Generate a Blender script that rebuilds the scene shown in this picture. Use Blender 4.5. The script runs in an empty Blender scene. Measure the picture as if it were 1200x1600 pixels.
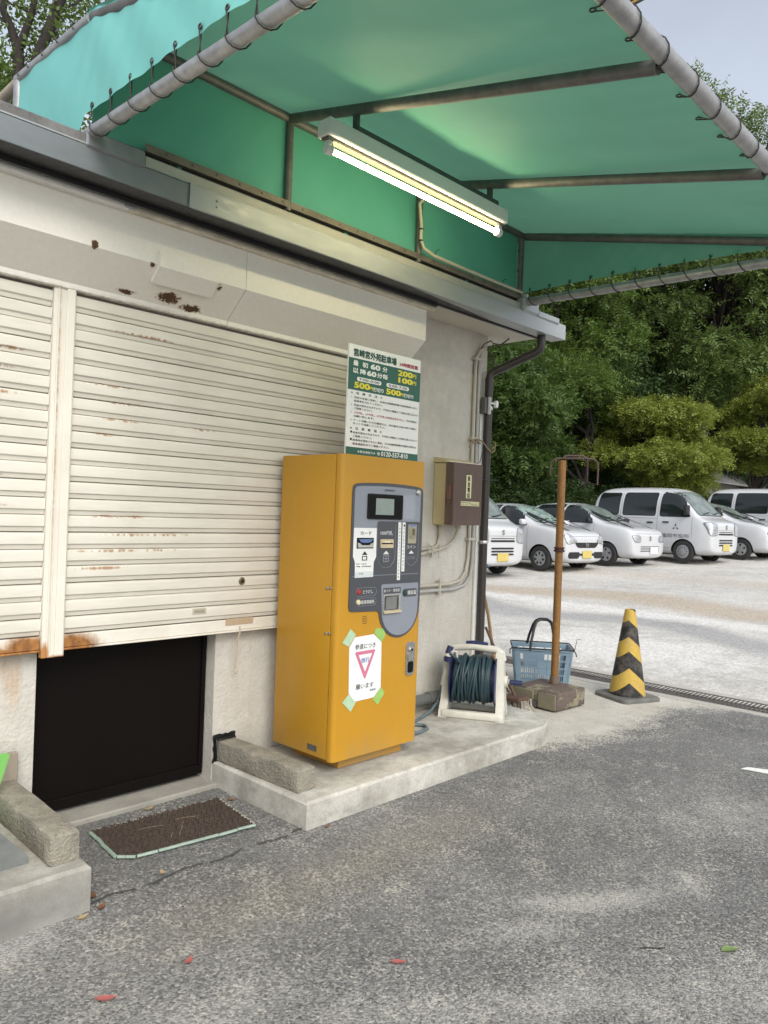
import bpy, bmesh, math, random
import numpy as np
from mathutils import Vector, Matrix
from mathutils.bvhtree import BVHTree
from mathutils.geometry import delaunay_2d_cdt

random.seed(7)
RNG = np.random.default_rng(7)
SC = bpy.context.scene
COL = SC.collection
PI = math.pi

# ------------------------------------------------------------------ camera
cam_data = bpy.data.cameras.new('camera')
cam_data.sensor_fit = 'VERTICAL'
cam_data.sensor_height = 36.0
cam_data.lens = 36.0 * 1210 / 1600
cam_data.clip_start = 0.05
cam_data.clip_end = 2000
cam = bpy.data.objects.new('camera', cam_data)
COL.objects.link(cam)
_xd = Vector((1155, 42, 1210)).normalized()
_zd = Vector((.037, -1, 0)); _zd = (_zd - _xd * _zd.dot(_xd)).normalized()
_yd = _zd.cross(_xd)
_R = Matrix((_xd, _yd, _zd))                      # rows: world axes written in camera axes (x right, y down, z forward)
_c = [_R.col[0], -_R.col[1], -_R.col[2]]
cam.matrix_world = Matrix(((_c[0].x, _c[1].x, _c[2].x, 0), (_c[0].y, _c[1].y, _c[2].y, 0),
                           (_c[0].z, _c[1].z, _c[2].z, 1.5), (0, 0, 0, 1)))
SC.camera = cam

# ------------------------------------------------------------------ light: bright overcast day
SUN_EL, SUN_AZ = math.radians(43), math.radians(244)   # azimuth: direction the light comes FROM, counted from +X
world = bpy.data.worlds.new('World')
SC.world = world
world.use_nodes = True
wn = world.node_tree
wn.nodes.clear()
w_out = wn.nodes.new('ShaderNodeOutputWorld')
w_bg = wn.nodes.new('ShaderNodeBackground')
w_sky = wn.nodes.new('ShaderNodeTexSky')
w_sky.sky_type = 'NISHITA'
w_sky.sun_disc = False
w_sky.sun_elevation = SUN_EL
w_sky.sun_rotation = math.radians(90) - SUN_AZ
w_sky.dust_density = 2.5
w_sky.air_density = 1.2
w_hs = wn.nodes.new('ShaderNodeHueSaturation')
w_hs.inputs['Saturation'].default_value = 0.42       # the blue is veiled by thin cloud
w_tc = wn.nodes.new('ShaderNodeTexCoord')
w_n = wn.nodes.new('ShaderNodeTexNoise')
w_n.inputs['Scale'].default_value = 2.6
w_n.inputs['Detail'].default_value = 5
w_r = wn.nodes.new('ShaderNodeMapRange')
w_r.inputs['From Min'].default_value = .3
w_r.inputs['From Max'].default_value = .7
w_r.inputs['To Min'].default_value = .9
w_r.inputs['To Max'].default_value = 1.12
w_m = wn.nodes.new('ShaderNodeMix'); w_m.data_type = 'RGBA'; w_m.blend_type = 'MULTIPLY'
w_m.inputs['Factor'].default_value = 1
wn.links.new(w_sky.outputs[0], w_hs.inputs['Color'])
wn.links.new(w_tc.outputs['Generated'], w_n.inputs['Vector'])
wn.links.new(w_n.outputs['Fac'], w_r.inputs['Value'])
wn.links.new(w_hs.outputs[0], w_m.inputs[6])
wn.links.new(w_r.outputs[0], w_m.inputs[7])
wn.links.new(w_m.outputs[2], w_bg.inputs['Color'])
w_bg.inputs['Strength'].default_value = 0.15
wn.links.new(w_bg.outputs[0], w_out.inputs['Surface'])

sun_d = bpy.data.lights.new('sun', 'SUN')
sun_d.energy = 1.0
sun_d.angle = math.radians(35)
sun_d.color = (1, .96, .9)
sun = bpy.data.objects.new('sun', sun_d)
COL.objects.link(sun)
_sd = Vector((math.cos(SUN_EL) * math.cos(SUN_AZ), math.cos(SUN_EL) * math.sin(SUN_AZ), math.sin(SUN_EL)))
sun.rotation_euler = _sd.to_track_quat('Z', 'Y').to_euler()

SC.view_settings.view_transform = 'Standard'
SC.view_settings.look = 'None'
SC.view_settings.exposure = 0.68
SC.view_settings.gamma = 1
SC.view_settings.use_curve_mapping = False
SC.cycles.max_bounces = 8
SC.cycles.transparent_max_bounces = 8

# ------------------------------------------------------------------ materials
class Mat:
    def __init__(s, name, rough=.6, metal=0, spec=.5):
        s.m = bpy.data.materials.new(name)
        s.m.use_nodes = True
        s.t = s.m.node_tree
        s.b = s.t.nodes['Principled BSDF']
        s.out = s.t.nodes['Material Output']
        s.b.inputs['Roughness'].default_value = rough
        s.b.inputs['Metallic'].default_value = metal
        s.b.inputs['Specular IOR Level'].default_value = spec
        s._tc = None; s._geo = None
    def n(s, typ, **kw):
        nd = s.t.nodes.new(typ)
        for k, v in kw.items(): setattr(nd, k, v)
        return nd
    def l(s, a, b): s.t.links.new(a, b)
    def obj(s):
        if not s._tc: s._tc = s.n('ShaderNodeTexCoord')
        return s._tc.outputs['Object']
    def pos(s):
        if not s._geo: s._geo = s.n('ShaderNodeNewGeometry')
        return s._geo.outputs['Position']
    def vec(s, stretch=(1, 1, 1), world=False):
        v = s.pos() if world else s.obj()
        if stretch == (1, 1, 1): return v
        mp = s.n('ShaderNodeVectorMath', operation='MULTIPLY')
        s.l(v, mp.inputs[0]); mp.inputs[1].default_value = stretch
        return mp.outputs[0]
    def noise(s, scale, detail=4, rough=.55, stretch=(1, 1, 1), world=False, dist=0):
        nd = s.n('ShaderNodeTexNoise')
        nd.inputs['Scale'].default_value = scale; nd.inputs['Detail'].default_value = detail
        nd.inputs['Roughness'].default_value = rough; nd.inputs['Distortion'].default_value = dist
        s.l(s.vec(stretch, world), nd.inputs['Vector'])
        return nd.outputs['Fac']
    def voro(s, scale, feature='F1', out='Distance', world=False, rnd=1):
        nd = s.n('ShaderNodeTexVoronoi', feature=feature)
        nd.inputs['Scale'].default_value = scale; nd.inputs['Randomness'].default_value = rnd
        s.l(s.vec((1, 1, 1), world), nd.inputs['Vector'])
        return nd.outputs[out]
    def rng(s, v, a, b, c=0., d=1.):
        nd = s.n('ShaderNodeMapRange')
        for k, x in zip(('From Min', 'From Max', 'To Min', 'To Max'), (a, b, c, d)): nd.inputs[k].default_value = x
        s.l(v, nd.inputs['Value'])
        return nd.outputs[0]
    def math(s, op, a, b=None):
        nd = s.n('ShaderNodeMath', operation=op)
        for i, v in enumerate((a, b)):
            if v is None: continue
            if isinstance(v, (int, float)): nd.inputs[i].default_value = v
            else: s.l(v, nd.inputs[i])
        return nd.outputs[0]
    def mix(s, f, a, b, blend='MIX'):
        nd = s.n('ShaderNodeMix', data_type='RGBA', blend_type=blend)
        for i, v in ((0, f), (6, a), (7, b)):
            if isinstance(v, (int, float)): nd.inputs[i].default_value = v if i == 0 else (v, v, v, 1)
            elif isinstance(v, tuple): nd.inputs[i].default_value = (*v[:3], 1)
            else: s.l(v, nd.inputs[i])
        return nd.outputs[2]
    def spots(s, lst):
        """soft world-space blobs: [(centre, radii), ...] -> 1 at a centre, 0 at its rim"""
        acc = None
        for c, r in lst:
            a = s.n('ShaderNodeVectorMath', operation='SUBTRACT'); s.l(s.pos(), a.inputs[0]); a.inputs[1].default_value = c
            b = s.n('ShaderNodeVectorMath', operation='DIVIDE'); s.l(a.outputs[0], b.inputs[0]); b.inputs[1].default_value = r
            ln = s.n('ShaderNodeVectorMath', operation='LENGTH'); s.l(b.outputs[0], ln.inputs[0])
            v = s.math('SUBTRACT', 1., ln.outputs['Value'])
            acc = v if acc is None else s.math('MAXIMUM', acc, v)
        return s.math('MAXIMUM', acc, 0.)
    def attr(s, name):
        nd = s.n('ShaderNodeAttribute', attribute_name=name); return nd.outputs['Fac']
    def color(s, c):
        if isinstance(c, tuple): s.b.inputs['Base Color'].default_value = (*c[:3], 1)
        else: s.l(c, s.b.inputs['Base Color'])
    def rough(s, v):
        if isinstance(v, (int, float)): s.b.inputs['Roughness'].default_value = v
        else: s.l(v, s.b.inputs['Roughness'])
    def bump(s, h, strength=.3, dist=.01):
        nd = s.n('ShaderNodeBump'); nd.inputs['Strength'].default_value = strength; nd.inputs['Distance'].default_value = dist
        s.l(h, nd.inputs['Height']); s.l(nd.outputs[0], s.b.inputs['Normal'])

MATS = {}
def simple(name, col, rough=.5, metal=0, var=.12, vs=6, bump=0, bs=60, bd=.004, stretch=(1, 1, 1), spec=.5):
    """a plain surface with a little uneven colour, gloss and relief"""
    if name in MATS: return MATS[name]
    m = Mat(name, rough, metal, spec)
    n1 = m.noise(vs, 5, .6, stretch)
    n2 = m.noise(vs * 9, 3, .6, stretch)
    f = m.math('ADD', m.math('MULTIPLY', n1, .7), m.math('MULTIPLY', n2, .3))
    k = m.rng(f, .3, .7, 1 - var, 1 + var)
    m.color(m.mix(1., col, k, 'MULTIPLY'))
    m.rough(m.rng(n2, .3, .7, max(.03, rough - .08), min(1, rough + .08)))
    if bump: m.bump(m.noise(bs, 4, .6), bump, bd)
    MATS[name] = m.m
    return m.m

# ------------------------------------------------------------------ mesh building
class MB:
    def __init__(s): s.v = []; s.f = []; s.mi = []
    def add(s, vs, fs, mi=0):
        o = len(s.v); s.v += [tuple(v) for v in vs]; s.f += [tuple(i + o for i in f) for f in fs]; s.mi += [mi] * len(fs); return s
    def box(s, a, b, bev=0, seg=1, mi=0):
        x0, y0, z0 = (min(a[i], b[i]) for i in range(3)); x1, y1, z1 = (max(a[i], b[i]) for i in range(3))
        if not bev:
            v = [(x0, y0, z0), (x1, y0, z0), (x1, y1, z0), (x0, y1, z0), (x0, y0, z1), (x1, y0, z1), (x1, y1, z1), (x0, y1, z1)]
            return s.add(v, [(0, 3, 2, 1), (4, 5, 6, 7), (0, 1, 5, 4), (1, 2, 6, 5), (2, 3, 7, 6), (3, 0, 4, 7)], mi)
        bm = bmesh.new(); bmesh.ops.create_cube(bm, size=1)
        for v in bm.verts: v.co = Vector(((x0 + x1) / 2 + v.co.x * (x1 - x0), (y0 + y1) / 2 + v.co.y * (y1 - y0), (z0 + z1) / 2 + v.co.z * (z1 - z0)))
        bmesh.ops.bevel(bm, geom=list(bm.edges), offset=bev, segments=seg, affect='EDGES', profile=.5)
        return s.bm(bm, mi)
    def bm(s, bm, mi=0):
        bm.verts.ensure_lookup_table(); bm.verts.index_update()
        s.add([v.co[:] for v in bm.verts], [tuple(v.index for v in f.verts) for f in bm.faces], mi); bm.free(); return s
    def tube(s, pts, r, n=10, cap=True, closed=False, mi=0):
        P = [Vector(p) for p in pts]; k = len(P); rs = r if isinstance(r, (list, tuple)) else [r] * k
        vs = []; fs = []; up = None
        for i in range(k):
            if closed: t = P[(i + 1) % k] - P[i - 1]
            else: t = (P[min(i + 1, k - 1)] - P[max(i - 1, 0)])
            t = t.normalized() if t.length > 1e-9 else Vector((0, 0, 1))
            if up is None:
                up = Vector((0, 0, 1)) if abs(t.z) < .9 else Vector((1, 0, 0))
            u = up - t * up.dot(t)
            if u.length < 1e-6: u = t.orthogonal()
            u.normalize(); up = u; w = t.cross(u)
            for j in range(n):
                a = 2 * PI * j / n; vs.append(P[i] + (u * math.cos(a) + w * math.sin(a)) * rs[i])
        for i in range(k if closed else k - 1):
            for j in range(n):
                a = i * n + j; b = i * n + (j + 1) % n; c = ((i + 1) % k) * n
                fs.append((a, b, c + (j + 1) % n, c + j))
        if cap and not closed: fs.append(tuple(range(n - 1, -1, -1))); fs.append(tuple((k - 1) * n + j for j in range(n)))
        return s.add(vs, fs, mi)
    def cyl(s, a, b, r, n=16, r2=None, mi=0): return s.tube([a, b], [r, r if r2 is None else r2], n, mi=mi)
    def lathe(s, prof, origin=(0, 0, 0), axis='Z', n=24, mi=0, cap=True):
        """prof: [(radius, height)]"""
        vs = []; fs = []; o = Vector(origin)
        for r, h in prof:
            for j in range(n):
                a = 2 * PI * j / n; x, y = r * math.cos(a), r * math.sin(a)
                vs.append(o + Vector({'Z': (x, y, h), 'Y': (x, h, -y), 'X': (h, x, y)}[axis]))
        for i in range(len(prof) - 1):
            for j in range(n): fs.append((i * n + j, i * n + (j + 1) % n, (i + 1) * n + (j + 1) % n, (i + 1) * n + j))
        if cap: fs.append(tuple(range(n - 1, -1, -1))); fs.append(tuple((len(prof) - 1) * n + j for j in range(n)))
        return s.add(vs, fs, mi)
    def prism(s, poly, mat3, depth, mi=0):
        """poly in 2-D, mat3 = (origin, u, v, w): extruded along w by depth"""
        o, u, v, w = (Vector(q) for q in mat3); k = len(poly)
        a = [o + u * p[0] + v * p[1] for p in poly]; b = [q + w * depth for q in a]
        fs = [tuple(range(k - 1, -1, -1)), tuple(range(k, 2 * k))] + [(i, (i + 1) % k, k + (i + 1) % k, k + i) for i in range(k)]
        return s.add(a + b, fs, mi)
    def build(s, name, mats, parent=None, smooth=30, world=True, fix=True):
        org = Vector(parent['_o']) if (parent is not None and world and '_o' in parent) else Vector((0, 0, 0))
        me = bpy.data.meshes.new(name)
        me.from_pydata([tuple(Vector(v) - org) for v in s.v] if org.length else s.v, [], s.f)
        if not isinstance(mats, (list, tuple)): mats = [mats]
        for m in mats: me.materials.append(m)
        if len(mats) > 1: me.polygons.foreach_set('material_index', s.mi)
        if fix:
            bm = bmesh.new(); bm.from_mesh(me); bmesh.ops.recalc_face_normals(bm, faces=bm.faces); bm.to_mesh(me); bm.free()
        if smooth:
            me.shade_smooth(); me.set_sharp_from_angle(angle=math.radians(smooth))
        me.update()
        o = bpy.data.objects.new(name, me); COL.objects.link(o)
        if parent is not None:
            o.parent = parent
            if '_o' in parent: o['_o'] = parent['_o']
        return o

def thing(name, label, cat, loc=(0, 0, 0), group=None):
    o = bpy.data.objects.new(name, None); o.empty_display_size = .1
    COL.objects.link(o); o.location = loc; o['_o'] = tuple(loc)
    o['label'] = label; o['category'] = cat
    if group: o['group'] = group
    return o
def tag(o, label=None, cat=None, group=None, kind=None):
    for k, v in (('label', label), ('category', cat), ('group', group), ('kind', kind)):
        if v: o[k] = v
    return o
def inst(o, name, parent, loc=(0, 0, 0), rot=(0, 0, 0), scale=None):
    """another object sharing o's mesh"""
    c = bpy.data.objects.new(name, o.data); COL.objects.link(c); c.parent = parent; c.location = loc; c.rotation_euler = rot
    if scale: c.scale = scale
    return c
def copy_tree(o, parent=None):
    c = o.copy(); COL.objects.link(c); c.parent = parent
    for ch in o.children: copy_tree(ch, c)
    return c

# ------------------------------------------------------------------ lettering (built-in font; turned into flat mesh)
def text_geo(body, bold=0., res=2):
    cu = bpy.data.curves.new('t', 'FONT'); cu.body = body; cu.resolution_u = res; cu.offset = bold
    ob = bpy.data.objects.new('t', cu); COL.objects.link(ob)
    dg = bpy.context.evaluated_depsgraph_get()
    me = bpy.data.meshes.new_from_object(ob.evaluated_get(dg))
    vs = [v.co.copy() for v in me.vertices]; fs = [tuple(p.vertices) for p in me.polygons]
    bpy.data.objects.remove(ob); bpy.data.curves.remove(cu); bpy.data.meshes.remove(me)
    return vs, fs
def text_rect(mb, body, u0, u1, v0, v1, frame, bold=0., mi=0, keep=False, w=0.):
    # bold strokes: a few copies shifted by a hair, each lifted a little above the last
    """body scaled into the rectangle u0..u1, v0..v1 of the frame (origin, u, v, n), lifted by w"""
    vs, fs = text_geo(body)
    if not vs: return
    xs = [v.x for v in vs]; ys = [v.y for v in vs]; x0, x1, y0, y1 = min(xs), max(xs), min(ys), max(ys)
    sx = (u1 - u0) / max(x1 - x0, 1e-6); sy = (v1 - v0) / max(y1 - y0, 1e-6)
    if keep: sx = sy = min(sx, sy)
    o, u, v, n = (Vector(q) for q in frame)
    b = bold * .9
    for k, (a, c) in enumerate(((0, 0),) if b < .002 else ((-b, -b), (b, -b), (-b, b), (b, b), (0, 0))):
        mb.add([o + u * (u0 + (p.x - x0 + a) * sx) + v * (v0 + (p.y - y0 + c) * sy) + n * (w + .00012 * k) for p in vs], fs, mi)

def ground_z(x): return max(0., (x - 6.95) * .042) if x < 30 else (30 - 6.95) * .042
# ================================================================== GROUND
def grid_sheet(name, xs, ys, zf, mat, attrs=None):
    nx, ny = len(xs), len(ys)
    X, Y = np.meshgrid(np.array(xs, float), np.array(ys, float), indexing='ij')
    Z = zf(X, Y)
    me = bpy.data.meshes.new(name)
    f = [(i * ny + j, (i + 1) * ny + j, (i + 1) * ny + j + 1, i * ny + j + 1) for i in range(nx - 1) for j in range(ny - 1)]
    me.from_pydata(np.stack([X, Y, Z], -1).reshape(-1, 3).tolist(), [], f)
    for k, fn in (attrs or {}).items():
        a = me.attributes.new(k, 'FLOAT', 'POINT'); a.data.foreach_set('value', np.clip(fn(X, Y), 0, 1).ravel().astype(np.float32))
    me.materials.append(mat)
    me.shade_smooth()
    o = bpy.data.objects.new(name, me); COL.objects.link(o); o['kind'] = 'structure'
    return o
def blob(X, Y, cx, cy, rx, ry, rot=0.):
    c, s = math.cos(rot), math.sin(rot)
    u = ((X - cx) * c + (Y - cy) * s) / rx; v = (-(X - cx) * s + (Y - cy) * c) / ry
    return np.exp(-(u * u + v * v))

# --- asphalt
ma = Mat('asphalt', .92, 0, .25)
stone = ma.voro(112, out='Color')
stone_d = ma.voro(112, out='Distance')
stone2 = ma.voro(190, out='Color')
sv = ma.rng(stone, 0., 1., .58, 1.48)
hi = ma.rng(stone, .88, .95, 0, 1)
sv2 = ma.rng(stone2, 0, 1, .72, 1.28)
big = ma.rng(ma.noise(1.3, 6, .66), .32, .68, .78, 1.24)
fine = ma.rng(ma.noise(420, 3, .7), .3, .7, .8, 1.2)
base = ma.mix(1., (.168, .166, .162), sv, 'MULTIPLY')
base = ma.mix(ma.math('MULTIPLY', hi, .5), base, (.46, .455, .43))
base = ma.mix(1., base, sv2, 'MULTIPLY')
base = ma.mix(1., base, big, 'MULTIPLY')
base = ma.mix(1., base, fine, 'MULTIPLY')
pit = ma.math('MULTIPLY', ma.rng(ma.voro(75, out='Color'), .10, .16, 1, 0), ma.rng(ma.voro(75, out='Distance'), .25, .42, 1, 0))
base = ma.mix(ma.math('MULTIPLY', pit, .75), base, (.06, .058, .055))
nz = ma.noise(5, 6, .65)
nzf = ma.noise(60, 4, .7)
def thr(att, w=.25, k=1.0):
    s = ma.math('ADD', ma.attr(att), ma.math('MULTIPLY', ma.math('SUBTRACT', nz, .5), 1.5))
    s = ma.math('ADD', s, ma.math('MULTIPLY', ma.math('SUBTRACT', nzf, .5), 1.3))
    s = ma.math('ADD', s, ma.math('MULTIPLY', ma.math('SUBTRACT', stone, .5), .7))
    return ma.math('MULTIPLY', ma.rng(s, .5 - w, .5 + w, 0, 1), k)
base = ma.mix(thr('brown', .5, .55), base, ma.mix(1., (.255, .235, .185), sv, 'MULTIPLY'))
base = ma.mix(thr('dark', .45, .8), base, ma.mix(1., (.14, .139, .136), sv, 'MULTIPLY'))
base = ma.mix(thr('dust', .5, .5), base, ma.mix(1., (.50, .485, .44), sv2, 'MULTIPLY'))
conc = ma.mix(ma.rng(ma.noise(3.5, 6, .65), .35, .65, 0, 1), (.56, .535, .47), (.44, .415, .355))
conc = ma.mix(1., conc, ma.rng(ma.noise(90, 4, .6), .3, .7, .85, 1.15), 'MULTIPLY')
apr = thr('apron', .30, .95)
base = ma.mix(apr, base, conc)
ma.color(base)
hgt = ma.math('ADD', ma.math('MULTIPLY', ma.rng(stone_d, .1, .65, 1, 0), 1.), ma.math('MULTIPLY', ma.noise(300, 2, .6), .5))
hgt = ma.math('MULTIPLY', hgt, ma.math('SUBTRACT', 1., ma.math('MULTIPLY', apr, .85)))
ma.bump(ma.math('SUBTRACT', hgt, ma.math('MULTIPLY', pit, .8)), .55, .006)

def f_apron(X, Y):
    yb = np.interp(X, [4.0, 4.45, 4.75, 4.95, 5.45, 6.1, 6.4, 6.5, 6.56, 6.62], [2.78, 2.70, 2.62, 2.50, 2.50, 2.55, 2.42, 2.25, 1.9, .6])
    return np.clip((Y - yb) / .42 + .5, 0, 1) * (X > 4.3) * (X < 6.66)
def f_dust(X, Y):
    a = blob(X, Y, 2.75, 1.50, .34, .07, -.75) + .8 * blob(X, Y, 3.02, 1.36, .18, .05, -.5) + .9 * blob(X, Y, 2.42, 1.53, .16, .07, -.5)
    a = a + 1.3 * blob(X, Y, .93, 2.64, .32, .09, .05) + .6 * blob(X, Y, 2.15, 1.24, .3, .1, -.7) + .5 * blob(X, Y, 4.2, 1.4, .6, .25, -.6)
    a = a + .75 * blob(X, Y, 3.27, 1.29, .03, .14, -.7) + .55 * blob(X, Y, 2.65, 2.66, .35, .035) + .35 * blob(X, Y, 4.0, 2.3, .4, .12, -.3)
    a = a + .55 * blob(X, Y, 2.6, .85, .5, .22, -.75) + .4 * blob(X, Y, 1.7, 1.55, .4, .15, -.8)
    return a + .5 * blob(X, Y, 1.1, 1.9, .5, .25)
def f_brown(X, Y):
    t = np.clip((X - 1.2) / 2, 0, 1)
    return .85 * np.exp(-((Y - (2.36 - .02 * X)) / .2) ** 2) * (1 / (1 + np.exp(-(X - 1.25) * 6))) * (1 / (1 + np.exp((X - 3.25) * 5)))
def f_dark(X, Y):
    a = .8 * blob(X, Y, 4.6, 2.15, 1.3, .4, -.12) + .6 * blob(X, Y, 3.4, 2.6, .7, .12) + .55 * blob(X, Y, 3.0, 1.2, .35, .15, -.7)
    a = a + .5 * blob(X, Y, 2.3, 1.15, .3, .12, -.7)
    pad = (X > 1.36) * (X < 2.4) * (Y > 2.735)
    return np.maximum(a, pad * .85)
asphalt = grid_sheet('asphalt_pavement', [-8, -3] + list(np.arange(-1, 6.63, .045)), [-30, -12, -5] + list(np.arange(-2, 4.2, .045)) + [5, 6.5, 9, 14],
                     lambda X, Y: np.where((X > 1.38) & (X < 2.4) & (Y > 2.74), .004, 0.) - .0035 * np.exp(-((Y - 2.735) / .03) ** 2) * (X > 1.36) * (X < 2.4), ma.m,
                     {'apron': f_apron, 'dust': f_dust, 'brown': f_brown, 'dark': f_dark})

# --- ground: the car park beyond the drain, rising gently to the parked cars
mg = Mat('car_park_ground', .95, 0, .2)
g1 = mg.noise(.7, 7, .68, (1, .8, 1)); g2 = mg.noise(3.6, 7, .7); g3 = mg.noise(26, 5, .7); g4 = mg.voro(120, out='Color')
gc = mg.mix(mg.rng(g1, .36, .64), (.54, .52, .48), (.42, .405, .375))
gc = mg.mix(mg.math('MULTIPLY', mg.rng(g2, .45, .62), .7), gc, (.60, .585, .55))
s_ = mg.math('ADD', mg.attr('tan'), mg.math('MULTIPLY', mg.math('SUBTRACT', g2, .5), 1.3))
gc = mg.mix(mg.math('MULTIPLY', mg.rng(s_, .3, .75), .75), gc, (.42, .35, .265))
s_ = mg.math('ADD', mg.attr('grey'), mg.math('MULTIPLY', mg.math('SUBTRACT', g2, .5), 1.1))
gc = mg.mix(mg.math('MULTIPLY', mg.rng(s_, .3, .7), .7), gc, (.30, .302, .30))
s_ = mg.math('ADD', mg.attr('pale'), mg.math('MULTIPLY', mg.math('SUBTRACT', g2, .5), 1.2))
gc = mg.mix(mg.math('MULTIPLY', mg.rng(s_, .3, .75), .8), gc, (.66, .65, .62))
gc = mg.mix(1., gc, mg.rng(g3, .3, .7, .70, 1.26), 'MULTIPLY')
gc = mg.mix(1., gc, mg.rng(g4, 0, 1, .8, 1.2), 'MULTIPLY')
mg.color(gc); mg.bump(mg.math('ADD', g3, g4), .35, .01)
def gz(X, Y):
    z = np.where(X < 6.9, -.03, np.clip((X - 6.95) * .042, 0, (30 - 6.95) * .042))
    return z + np.where(X < 6.9, 0, .012 * np.sin(X * 1.3 + Y * .7) * np.clip((X - 7) / 3, 0, 1))
def f_tan(X, Y): return .95 * np.exp(-((X - (11.9 + .35 * np.sin(Y * 1.3) - .12 * (Y - 6))) / .75) ** 2) + .5 * np.exp(-((X - 15.6) / 1.2) ** 2)
def f_grey(X, Y): return .9 * np.exp(-((X - 9.95 - .06 * (Y - 6) - .35 * np.sin(Y * 1.7)) / .5) ** 2) * (Y > 2) + .9 * blob(X, Y, 8.6, 1.6, 1.0, 1.0) + .6 * blob(X, Y, 8.6, 7.5, .9, 1.0)
def f_pale(X, Y): return .95 * blob(X, Y, 8.3, 4.1, 1.0, 1.6) + .8 * np.exp(-((X - 10.8) / .4) ** 2)
ground = grid_sheet('ground', [-400, -80, -20, -5, 0, 6.5, 6.90, 6.95] + list(np.arange(7.1, 30.3, .25)) + [45, 80, 200, 600],
                    [-500, -120, -40, -10] + list(np.arange(-6, 16.1, .25)) + [25, 60, 150, 600], gz, mg.m, {'tan': f_tan, 'grey': f_grey, 'pale': f_pale})

crack = MB(); rr = random.Random(4); P0 = []
for k in range(42):
    x = 1.36 + k * .026; P0.append((x, 2.738 + .012 * math.sin(k * .5) + rr.uniform(-.006, .006), .003 + rr.uniform(.0006, .0028)))
for k in range(41):
    if k in (7, 8, 19, 27, 28, 29, 36): continue
    a, b = P0[k], P0[k + 1]; crack.add([(a[0], a[1] - a[2], .0052), (b[0], b[1] - b[2], .0052), (b[0], b[1] + b[2], .0062), (a[0], a[1] + a[2], .0062)], [(0, 1, 2, 3)])
tag(crack.build('pavement_crack', simple('crack_shade', (.06, .057, .052), .95), None, 0), 'dark ragged joint in the asphalt in front of the door mat', None, kind='structure')
white_road = simple('road_paint', (.72, .72, .69), .8, var=.25, vs=30, bump=.3)
mk = MB(); mk.prism([(4.99, 1.66), (5.06, 1.64), (5.12, 1.50), (6.0, .4), (5.93, .36), (5.03, 1.48)], ((0, 0, .003), (1, 0, 0), (0, 1, 0), (0, 0, 1)), .0015)
tag(mk.build('road_marking', white_road, None, 0), 'short white painted line on the grey asphalt at the right', None, kind='structure')

# ================================================================== BUILDING
mw = Mat('white_mortar', .9, 0, .25)
wn1 = mw.noise(1.3, 6, .62, world=True); wn2 = mw.noise(14, 5, .6, world=True); wn3 = mw.noise(70, 4, .6, world=True); wv = mw.voro(55, world=True)
wc = mw.mix(mw.rng(wn1, .35, .68), (.60, .58, .53), (.49, .465, .41))
wc = mw.mix(1., wc, mw.rng(wn2, .3, .7, .92, 1.07), 'MULTIPLY')
wst = mw.noise(9, 5, .65, (1, 1, .12), world=True)
wc = mw.mix(mw.math('MULTIPLY', mw.rng(wst, .52, .75), .35), wc, (.33, .30, .25))
rst = mw.math('MULTIPLY', mw.spots([((1.2, 3.5, .62), (.12, .4, .28)), ((1.33, 3.5, .7), (.07, .4, .2))]), mw.rng(wst, .35, .6))
wc = mw.mix(rst, wc, (.45, .27, .12))
wc = mw.mix(mw.math('MULTIPLY', mw.spots([((3.0, 3.5, .1), (3, .3, .22)), ((4.3, 3.5, .12), (1.2, .3, .16))]), .6), wc, (.34, .32, .28))
mw.color(wc)
mw.bump(mw.math('ADD', mw.math('MULTIPLY', wn3, 1.), mw.math('MULTIPLY', wv, .8)), .5, .006)
MWALL = mw.m
cream = simple('cream_paint', (.70, .655, .56), .55, var=.08, vs=3, bump=.08, bs=20)
soffit_m = simple('soffit_paint', (.60, .565, .48), .8, var=.1, vs=2)
galv = simple('grey_painted_steel', (.34, .36, .365), .42, .2, var=.1, vs=4, stretch=(.3, 1, 1))
steel = simple('galvanised_pipe', (.36, .36, .36), .45, .55, var=.28, vs=18, bump=.15, bs=50)
steel_d = simple('weathered_pipe', (.145, .14, .13), .55, .4, var=.35, vs=16, bump=.15)
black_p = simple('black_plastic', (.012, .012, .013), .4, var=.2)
dark_edge = simple('weathered_coping', (.16, .155, .15), .8, var=.45, vs=9, bump=.3)
dark_void = simple('dark_eave', (.02, .02, .02), .8, var=.2)

bld = thing('kiosk_building', 'white mortar parking kiosk with roller shutters, black low door and flat roof', 'building', (3.1, 3.5, 0))
X0B, XC, YW = -1.7, 4.73, 3.5
w = MB()
DL, DR, DT = 1.45, 2.395, .825
w.box((X0B, YW, 0), (DL, YW + .14, 2.845)).box((DR, YW, 0), (XC, YW + .14, 2.845)).box((DL, YW, DT), (DR, YW + .14, 2.845))
w.build('wall', MWALL, bld, 0)
w = MB(); w.box((XC - .14, YW + .141, 0), (XC, 7.4, 2.845)); w.build('wall', MWALL, bld, 0)
w = MB(); w.box((X0B, 7.26, 0), (XC - .141, 7.4, 2.845)).box((X0B, YW + .141, 0), (X0B + .14, 7.25, 2.845)); w.build('wall', MWALL, bld, 0)
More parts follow.
